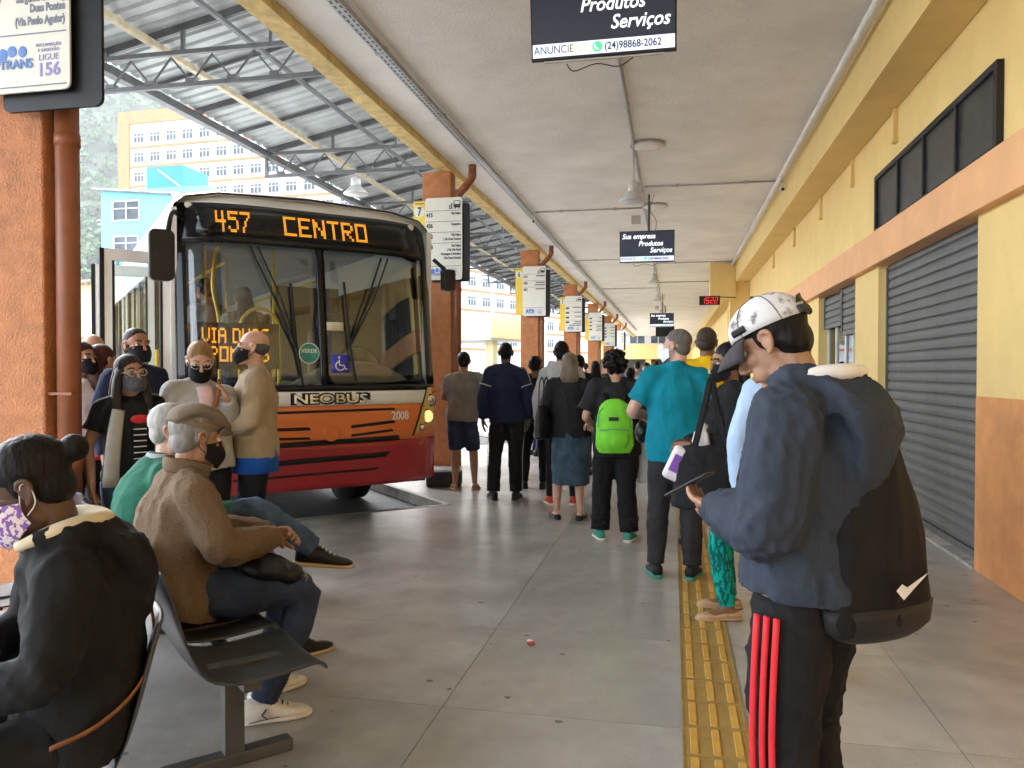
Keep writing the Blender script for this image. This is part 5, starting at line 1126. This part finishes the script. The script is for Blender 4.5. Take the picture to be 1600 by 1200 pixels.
# --- the group at the bus door
D=person('girl with long dark hair, glasses and grey mask in black printed T-shirt',at(203,4.6),-122,1.545,.88,arms=('down','front'),head=(4,-4,4),skin='tan',hair=('long',(.03,.018,.012),.34,1),top=dict(mat=c_black,sleeve=.6),bottom=dict(mat=c_jean),shoes=snk(m_sblk,m_swht),mask=k_grey,glasses=m_metal)
def front_print(P,name,mat,fn): return part(name,mat,P['root'],fn)
yb=.150
front_print(D,'red_print',M('print_red',(.55,.02,.03),.7,.05,9),lambda m:[m.ell((x,yb-.02*abs(x)*8,z),(rx,.012,rz)) for x,z,rx,rz in ((-.0,1.185,.055,.026),)])
for k in range(6): front_print(D,'white_print',c_wht,lambda m:m.b2((-.035,yb-.004,1.125-.034*k),(.035,yb+.004,1.130-.034*k)))
part('cardigan',c_khaki,D['root'],lambda m:[m.tube([(sd*.10,.10,1.24),(sd*.135,.12,1.05),(sd*.15,.11,.80)],[(.035,.010),(.042,.011),(.046,.010)],10,lateral=(1,0,0),smooth=3) for sd in(1,)],True)
part('cardigan_side',c_khaki,D['root'],lambda m:m.tube([(-.10,.10,1.24),(-.135,.12,1.05),(-.15,.11,.80)],[(.035,.010),(.042,.011),(.046,.010)],10,lateral=(1,0,0),smooth=3),True)
E_=person('young man in dark jacket and black mask behind the girl in glasses',at(213,5.35),-112,1.75,.95,arms=('down','down'),head=(-4,0,0),skin='tan',hair=('buzz',(.03,.024,.02)),top=dict(mat=c_navy,collar=True,name='jacket'),bottom=dict(mat=c_black),shoes=snk(m_sblk,m_sblk),mask=k_black)
F_=person('woman with fair tied hair, glasses and black mask in pale denim jacket',at(312,4.9),-128,1.63,1.05,arms=('front','strap'),head=(-14,20,0),skin='fair',hair=('pony',H_BLND),top=dict(mat=c_khaki,collar=True,name='jacket',ease=.028),bottom=dict(mat=c_black),shoes=snk(m_sblk,m_swht),mask=k_black,glasses=m_metal)
part('blouse',c_pinkl,F_['root'],lambda m:m.tube([(0,.085,1.36),(0,.135,1.25),(0,.150,1.08)],[(.05,.02),(.045,.02),(.035,.015)],10,lateral=(1,0,0),smooth=3),True)
strap(F_['root'],[(-.10,.06,1.41),(-.05,.15,1.27),(.06,.168,1.10),(.17,.10,.95)],.012,m_brstrap)
G_=person('older man in beige jumper over a blue shirt and black mask by the bus',at(398,5.2),117,1.73,1.05,arms=(((.26,.02,1.12),(.08,.24,1.02)),((-.26,.02,1.12),(-.04,.26,1.04))),head=(0,-3,0),skin='fair',hair=('fringe',H_DKG),top=dict(mat=c_beige,name='jumper',ease=.030,collar=False),bottom=dict(mat=c_black,ease=.014),shoes=snk(m_sblk,m_sblk),mask=k_black)
part('shirt_tail',c_blue,G_['root'],lambda m:m.tube([G_['j']['pel']+V(0,0,.02),G_['j']['pel']-V(0,0,.15)],[(.196,.15),(.20,.155)],20,lateral=(1,0,0)),True)
po=thing_at(G_,'waist_pouch',(-.02,.2,1.0),'black pouch worn at the waist of the man in the beige jumper','bag'); part('pouch',m_leath,po,lambda m:m.ell((0,0,0),(.12,.05,.07)),True)
H1=person('balding grey-haired man seen from behind at the bus door',at(146,5.9),20,1.74,1.0,skin='fair',hair=('fringe',H_DKG),top=dict(mat=c_ltgrey),bottom=dict(mat=c_jean2),shoes=snk(m_sblk,m_sblk),eyes=False)
H2=person('man with dark hair and black mask at the left edge of the door group',at(128,5.5),-100,1.66,1.0,skin='tan',hair=('short',H_BR),top=dict(mat=c_wht),bottom=dict(mat=c_black),shoes=snk(m_sblk,m_sblk),mask=k_black)
H3=person('woman with long reddish hair in a red top at the bus door',at(160,5.6),10,1.64,1.0,skin='fair',hair=('long',H_RED,.22),top=dict(mat=c_red,sleeve=.7),bottom=dict(mat=c_black),shoes=snk(m_sblk,m_sblk),head=(-20,0,0),eyes=False)
# --- two passengers standing inside the bus
bw=lambda x,y:tuple((Matrix.Translation(BUS.location)@Matrix.Rotation(R(43),4,'Z')@V(x,y,0))[:2])
I1=person('passenger with long hair and zigzag blouse seen through the windscreen',bw(.78,1.15),50,1.62,1.0,z0=.68,skin='tan',hair=('long',H_BR,.24),top=dict(mat=c_patt),bottom=dict(mat=c_black),shoes=snk(m_sblk,m_sblk),eyes=False,arms=('front','front'))
I2=person('man in grey shirt standing inside the bus behind the windscreen',bw(.50,1.62),75,1.74,1.0,z0=.68,skin='brown',hair=('short',H_BLK),top=dict(mat=c_grey,sleeve=.6),bottom=dict(mat=c_black),shoes=snk(m_sblk,m_sblk),eyes=False)

# --- the queue, seen from behind
Jm=person('man in grey T-shirt, denim shorts and flip-flops with arms folded',(-2.53,9.27),15,1.69,1.12,arms=('cross','cross'),skin='tan',hair=('short',H_BLK),top=dict(mat=c_grey,sleeve=.6,drop=.07,ease=.03),bottom=dict(mat=c_jean2,len=.96,ease=.016),shoes=('sandal',(m_tan,m_tan)),eyes=False)
K=person('man in navy tracksuit top with white stripes, seen from behind',(-1.87,8.67),13,1.78,1.08,skin='dark',hair=('buzz',H_BLK),top=dict(mat=c_navy,collar=True,name='tracksuit_top',ease=.03,drop=.09),bottom=dict(mat=c_black,ease=.018,flare=.02),shoes=snk(m_sblk,m_sblk),eyes=False)
jj=K['j']
for sd,k in ((1,'R'),(-1,'L')):
    S,E1=jj['sho'+k],jj['elb'+k]; nk=jj['nek']
    part('white_stripe',c_ltgrey,K['root'],lambda m:m.tube([nk+V(sd*.06,-.02,.035),S+V(sd*-.02,-.03,.085),S+V(sd*.07,-.03,.03),S+(E1-S)*.35+V(sd*.078,-.03,0)],[(.012,.006)]*4,6,lateral=(0,1,0),smooth=3),True)
    part('arm_band',c_ltgrey,K['root'],lambda m:[m.tube([S+(E1-S)*t,S+(E1-S)*(t+.05)],.0865,16) for t in (.52,)])
    part('leg_stripe',c_ltgrey,K['root'],lambda m:m.tube([jj['hip'+k]+V(sd*.112,0,0),jj['kne'+k]+V(sd*.087,0,0),jj['ank'+k]+V(sd*.075,0,.0)],[(.012,.004)]*3,6,lateral=(0,1,0)),True)
K2=person('person in black jacket with dark backpack beyond the navy tracksuit',at(836,9.7),5,1.64,1.05,skin='brown',hair=('short',H_BLK),top=dict(mat=c_blk2,ease=.05,name='jacket',drop=.1),bottom=dict(mat=c_black),shoes=snk(m_sblk,m_sblk),eyes=False)
L_=person('dark-skinned man in light grey shirt and red shoes behind the grey-haired woman',(-1.20,8.45),6,1.78,.98,skin='dark',hair=('short',H_BLK),top=dict(mat=c_ltgrey,hood=True),bottom=dict(mat=c_black),shoes=snk(m_sred,m_swht),eyes=False)
Mw=person('woman with straight grey-blond hair in black top and denim skirt',(-1.00,7.62),7,1.63,1.12,arms=('bag','bag'),skin='fair',hair=('long',H_ASH,.10),top=dict(mat=c_blk2,ease=.03,drop=.08),bottom=dict(kind='skirt',mat=c_denim,hem=.36),shoes=('flat',(m_sblk,m_sblk)),eyes=False)
tb=thing_at(Mw,'tote_bag',(-.25,-.08,.80),'black leather tote on the shoulder of the woman in the denim skirt','bag')
def tote(e,mat,w_,d,h,handle):
    m=MB(); m.tube([(0,0,0),(0,0,.03),(0,0,h*.5),(0,0,h)],[(w_*.42,d*.4),(w_*.5,d*.5),(w_*.46,d*.46),(w_*.36,d*.22)],16,lateral=(1,0,0),smooth=3); me=remesh(m,.010,2); folds(me,.010,(.06,.16),8,.5); me.materials.append(mat); link('pouch',me,e)
    for y in (-d*.15,d*.15): part('handle',mat,e,lambda m:m.tube([(-w_*.2,y,h-.02)]+handle(y)+[(w_*.2,y,h-.02)],[(.012,.004)]*(2+len(handle(y))),6,smooth=4),True)
tb.rotation_euler.z+=R(70)
tote(tb,m_leath,.38,.16,.34,lambda y:[(-.06,y+.0,.52),(.0,y,.60),(.06,y,.52)])
N_=person('curly-haired person in black T-shirt and rolled trousers wearing a green backpack',(-.49,6.74),3,1.62,1.05,skin='fair',hair=('curly',H_BLK),arms=('bag','bag'),top=dict(mat=c_blk2,sleeve=.85,ease=.05,drop=.16),bottom=dict(mat=c_black,ease=.035,flare=.02),shoes=snk(m_sgrn,m_swht,m_sgrn),eyes=False,J=dict(ankR=(.13,-.02,.085),ankL=(-.11,-.02,.085)))
for k in 'RL': part('cuff',c_black,N_['root'],lambda m:m.tube([N_['j']['ank'+k]+V(0,0,.07),N_['j']['ank'+k]+V(0,0,.13)],[.075,.085],14),True)
bp=thing_at(N_,'backpack',(0,-.235,.80),'bright green backpack with black label worn by the curly-haired person','backpack')
m_gbp=M('backpack_green',(.17,.62,.025),.7,.08,9,.25,200)
m=MB(); m.tube([(0,0,-.02),(0,0,.05),(0,-.01,.22),(0,.0,.36),(0,.02,.42)],[(.13,.06),(.16,.085),(.155,.085),(.13,.075),(.07,.04)],18,lateral=(1,0,0),smooth=3); m.ell((0,-.06,.10),(.125,.06,.10)); me=remesh(m,.009,2); folds(me,.004,(.05,.12),6); me.materials.append(m_gbp); link('pack',me,bp)
part('label',m_black,bp,lambda m:m.b2((-.045,-.108,.255),(.035,-.098,.285))); part('zip',m_sgrn,bp,lambda m:m.tube([(-.13,-.055,.2),(-.12,-.05,.33),(0,-.055,.395),(.12,-.05,.33),(.13,-.055,.2)],.004,5,smooth=3)); part('pocket_seam',m_sgrn,bp,lambda m:m.tube([(-.12,-.105,.175),(0,-.122,.185),(.12,-.105,.175)],.004,5,smooth=3))
for sd in(-1,1): part('shoulder_strap',m_black,bp,lambda m:m.tube([(sd*.06,.03,.40),(sd*.085,.10,.47),(sd*.10,.22,.47),(sd*.11,.36,.36)],[(.025,.006)]*4,6,lateral=(1,0,0),smooth=3),True)
ct=tag(part('hanging_coat',c_khaki,None,lambda m:m.tube([(0,0,.42),(0,0,.25),(0,0,0)],[(.05,.04),(.075,.045),(.08,.05)],12,smooth=3),True,loc=N_['W']((.27,.05,.50))),'pale coat hanging from the arm of the curly-haired person','coat')
O_=person('stout man in teal polo shirt with white mask, head turned left',(.02,5.63),0,1.75,1.22,arms=('down',((-.30,-.02,1.14),(-.20,.20,1.10))),head=(62,2,0),skin='pale',hair=('buzz',(.16,.15,.14)),top=dict(mat=c_teal,sleeve=.72,collar=True,name='polo_shirt',drop=.12,ease=.026),bottom=dict(mat=c_dkjean,ease=.018),shoes=snk(m_sblk,m_sgrn,m_swht),mask=k_white)
hb=thing_at(O_,'hand_bag',(-.24,.10,1.02),'small black bag held under the arm of the man in the teal polo','bag'); part('pouch',m_leath,hb,lambda m:m.ell((0,0,0),(.055,.10,.085)),True)
P_=person('man in yellow collared shirt in the queue beyond the teal polo',(.27,6.6),0,1.81,1.15,head=(-10,4,0),skin='brown',hair=('short',(.07,.055,.045)),top=dict(mat=c_yel,sleeve=.7,collar=True),bottom=dict(mat=c_jean2),shoes=snk(m_sblk,m_sblk),eyes=False)
Q_=person('woman in black top, teal patterned trousers and beige flats, with black mask',(.33,4.84),98,1.62,1.1,arms=('front','front'),head=(12,8,0),skin='brown',hair=('long',H_BLK,.26),top=dict(mat=c_black,ease=.03),bottom=dict(mat=c_legg,ease=.010,flare=.014),shoes=('flat',(m_sbei,m_sbei)),mask=k_black,feet={'R':(.1,1,0),'L':(-.1,1,0)})
part('mask_mark',c_wht,Q_['root'],lambda m:[m.bar(Q_['HT']((-.03,.128,-.05)),Q_['HT']((-.012,.138,-.03)),.003),m.bar(Q_['HT']((-.03,.130,-.03)),Q_['HT']((-.012,.136,-.05)),.003)])
qb=thing_at(Q_,'shopping_bag',(-.27,.16,.68),'large black cloth bag hanging beside the teal patterned trousers','bag'); qb.rotation_euler.z+=R(90)
tote(qb,c_blk2,.46,.24,.36,lambda y:[(-.03,y,.60),(.0,y,.74),(.03,y,.60)])
pk=thing_at(Q_,'white_parcel',(-.20,.20,1.02),'white plastic wrapped parcel held above the black cloth bag','parcel'); m=MB(); m.ell((0,0,0),(.055,.06,.13)); m.ell((0,-.01,.12),(.03,.03,.035)); me=remesh(m,.008,1); folds(me,.007,(.03,.07),2); me.materials.append(M('white_plastic',(.72,.70,.74),.4,.08,20)); link('wrap',me,pk)
p2_=thing_at(Q_,'wipes_pack',(-.26,.34,.93),'white and purple packet held under the arm of the woman in black','packet'); part('packet',M('packet_white',(.74,.73,.76),.4,.05,10),p2_,lambda m:m.box((0,0,0),(.07,.12,.20),rot=Matrix.Rotation(R(25),3,'X')),bevel=.02); part('packet_print',M('packet_purple',(.22,.08,.45),.4,.05,10),p2_,lambda m:m.box((-.037,0,0),(.006,.09,.10),rot=Matrix.Rotation(R(25),3,'X')))
S_=person('man in light blue shirt with a shoulder strap, mostly hidden by the cap wearer',at(1238,3.75),-8,1.70,1.0,skin='tan',hair=('short',H_BLK),top=dict(mat=c_ltblue),bottom=dict(mat=c_black),shoes=snk(m_sblk,m_swht),eyes=False,head=(20,25,0),J=dict(hed=(0,.04,1.565)))
strap(S_['root'],[(-.09,.08,1.44),(-.10,-.03,1.465),(-.10,-.13,1.36),(-.10,-.15,1.15)],.018,m_black)
# --- R: foreground man with cap
Rr=person('man in slate hooded sweatshirt and patterned cap looking down at his phone',(.35,2.16),56,1.67,1.02,arms=(((.25,.0,1.10),(.09,.23,1.04)),((-.245,-.01,1.10),(-.05,.24,1.09))),head=(12,30,0),skin='tan',hair=('short',H_BLK),top=dict(mat=c_hood,ease=.045,name='sweatshirt',hood=True,drop=.03,amp=.011,ga=1.15),bottom=dict(mat=c_black,ease=.030,flare=.03,amp=.008),shoes=snk(m_sblk,m_swht),lod=0,J=dict(che=(0,.0,1.265),nek=(0,.02,1.435),hed=(0,.105,1.563)),hands={'L':dict(d=(.35,.9,.15),n=(.3,-.1,1),curl=.35),'R':dict(d=(-.4,.9,.1),n=(-.3,0,1),curl=.4)})
c_camo=M('cap_print',(.60,.60,.62),.8,0,16,.4,260,rgb2=(.16,.15,.15),contrast=(.36,.44),detail=6)
cap(Rr,c_camo,M('cap_brim',(.035,.03,.035),.8,.1,30,.3,300))
nb=Rr['j']['nek']; part('hood_lining',c_wht,Rr['root'],lambda m:m.tube([nb+V(.10,.03,-.005),nb+V(.105,-.045,.035),nb+V(.05,-.11,.045),nb+V(-.05,-.11,.045),nb+V(-.105,-.045,.035),nb+V(-.10,.03,-.005)],[(.014,.010),(.03,.02),(.042,.024),(.042,.024),(.03,.02),(.014,.010)],10,smooth=4),True)
jj=Rr['j']
for q in range(3):
    o=-.02+.026*q
    part('red_stripe',M('stripe_red',(.62,.015,.025),.7,.05,20),Rr['root'],lambda m:m.tube([jj['hipL']*.97+jj['kneL']*.03+V(-.112,o,0),jj['hipL']*.5+jj['kneL']*.5+V(-.112,o,0),jj['kneL']+V(-.094,o,0),jj['kneL']*.4+jj['ankL']*.6+V(-.092,o,0),jj['ankL']+V(-.088,o,0)],[(.009,.006)]*5,6,lateral=(0,1,0),smooth=3),True)
ph=thing_at(Rr,'phone',(.0,.365,1.125),'dark smartphone held in front of the man in the patterned cap','phone'); ph.rotation_euler=(R(-30),0,ph.rotation_euler.z+R(8)); part('case',m_plast,ph,lambda m:m.b2((-.037,-.075,-.004),(.037,.075,.004)),bevel=.004); part('glass',m_scr,ph,lambda m:m.b2((-.034,-.071,.0042),(.034,.071,.0048)))
db=thing_at(Rr,'drawstring_bag',(.04,-.165,.80),'black drawstring bag with white tick mark on the back of the cap wearer','bag')
db.rotation_euler.z-=R(22)
m=MB(); m.tube([(0,0,0),(0,0,.04),(0,-.005,.24),(0,.03,.46),(0,.07,.57)],[(.13,.035),(.18,.055),(.155,.052),(.10,.04),(.03,.02)],20,lateral=(1,0,0),smooth=3); me=remesh(m,.009,2); folds(me,.012,(.07,.2),12,.25); me.materials.append(M('drawstring_nylon',(.011,.011,.013),.75,.2,9,.3,200,spec=.25)); link('pouch',me,db)
part('base_panel',M('drawstring_base',(.022,.024,.027),.6,.15,9,.15,200),db,lambda m:m.tube([(0,0,-.012),(0,0,.02),(0,0,.075)],[(.11,.03),(.172,.052),(.180,.058)],20,lateral=(1,0,0),smooth=2),True)
part('tick_mark',c_wht,db,lambda m:m.add([(-.03,-.080,.13),(-.005,-.080,.105),(.085,-.076,.165),(.005,-.0805,.135),(-.012,-.0805,.145)],[(0,1,2,3,4)]))
for sd in(-1,1): part('cord',m_black,db,lambda m:m.tube([(sd*.03,.05,.55),(sd*.10,.13,.64),(sd*.14,.28,.52),(sd*.20,.30,.30),(sd*.19,.12,.06)],.005,6,smooth=4),True)
# --- farther people
far=[(838,13.5,-75,1.70,'tan',('short',H_BLK),c_wht,'man in white shirt and black mask looking down, beyond the navy tracksuit',k_black),(1010,15,178,1.62,'brown',('short',H_BLK),c_ltgrey,'woman in surgical mask facing the camera far down the platform',k_white),(985,11.5,0,1.50,'tan',('short',H_BLK),c_pink,'person in bright pink top behind the curly-haired person',None),(930,13,10,1.62,'tan',('long',H_BLK,.2),c_brown,'woman with long dark hair far behind the denim skirt',None),(952,16,0,1.66,'brown',('short',H_BLK),c_blk2,'distant person in dark jacket left of the surgical mask',None),(1040,17,170,1.64,'tan',('short',H_BR),c_jean,'distant person in blue facing the camera by the teal polo',k_black),(996,20,5,1.70,'tan',('short',H_BLK),c_grey,'farthest person in grey in the middle of the platform',None),(1062,22,0,1.72,'brown',('short',H_BLK),c_black,'farthest person in black near the right wall',None),(905,11,8,1.68,'brown',('short',H_BLK),c_blk2,'person in dark clothes just beyond the grey-haired woman',None),(1025,19,4,1.70,'tan',('short',H_BR),c_ltblue,'distant person in pale blue beside the surgical mask',None),(1050,13,-8,1.74,'tan',('short',H_DKG),c_grey,'man in grey in the queue hidden behind the teal polo',None),(975,24,2,1.68,'brown',('short',H_BLK),c_jean,'distant person in denim blue deep in the crowd',None),(915,23,12,1.70,'tan',('short',H_BLK),c_wht,'distant person in white by the fourth pillar',None),(868,20,20,1.70,'tan',('short',H_BR),c_navy,'distant person in navy between the third and fourth pillars',None)]
for px,dp,fa,hh,sk,hr_,tp,lb,mk in far:
    person(lb,at(px,dp),fa,hh,1.0,skin=sk,hair=hr_,top=dict(mat=tp),bottom=dict(mat=c_jean2),shoes=snk(m_sblk,m_sblk),lod=2,mask=mk,eyes=False,head=(0,22 if px==838 else 0,0))
# ------------------------------------------------------------------ damp air that fades the far hill
hz=bpy.data.materials.new('haze'); hz.use_nodes=True; t=hz.node_tree; t.nodes.clear()
pv=t.nodes.new('ShaderNodeVolumePrincipled'); pv.inputs['Color'].default_value=(.93,.95,.97,1); pv.inputs['Density'].default_value=.0003; pv.inputs['Anisotropy'].default_value=.2
ho=t.nodes.new('ShaderNodeOutputMaterial'); t.links.new(pv.outputs[0],ho.inputs['Volume'])
tag(part('haze',hz,None,lambda m:m.b2((-620,-240,-1.2),(620,460,192))),'thin damp air over the whole bus station','haze',kind='stuff')
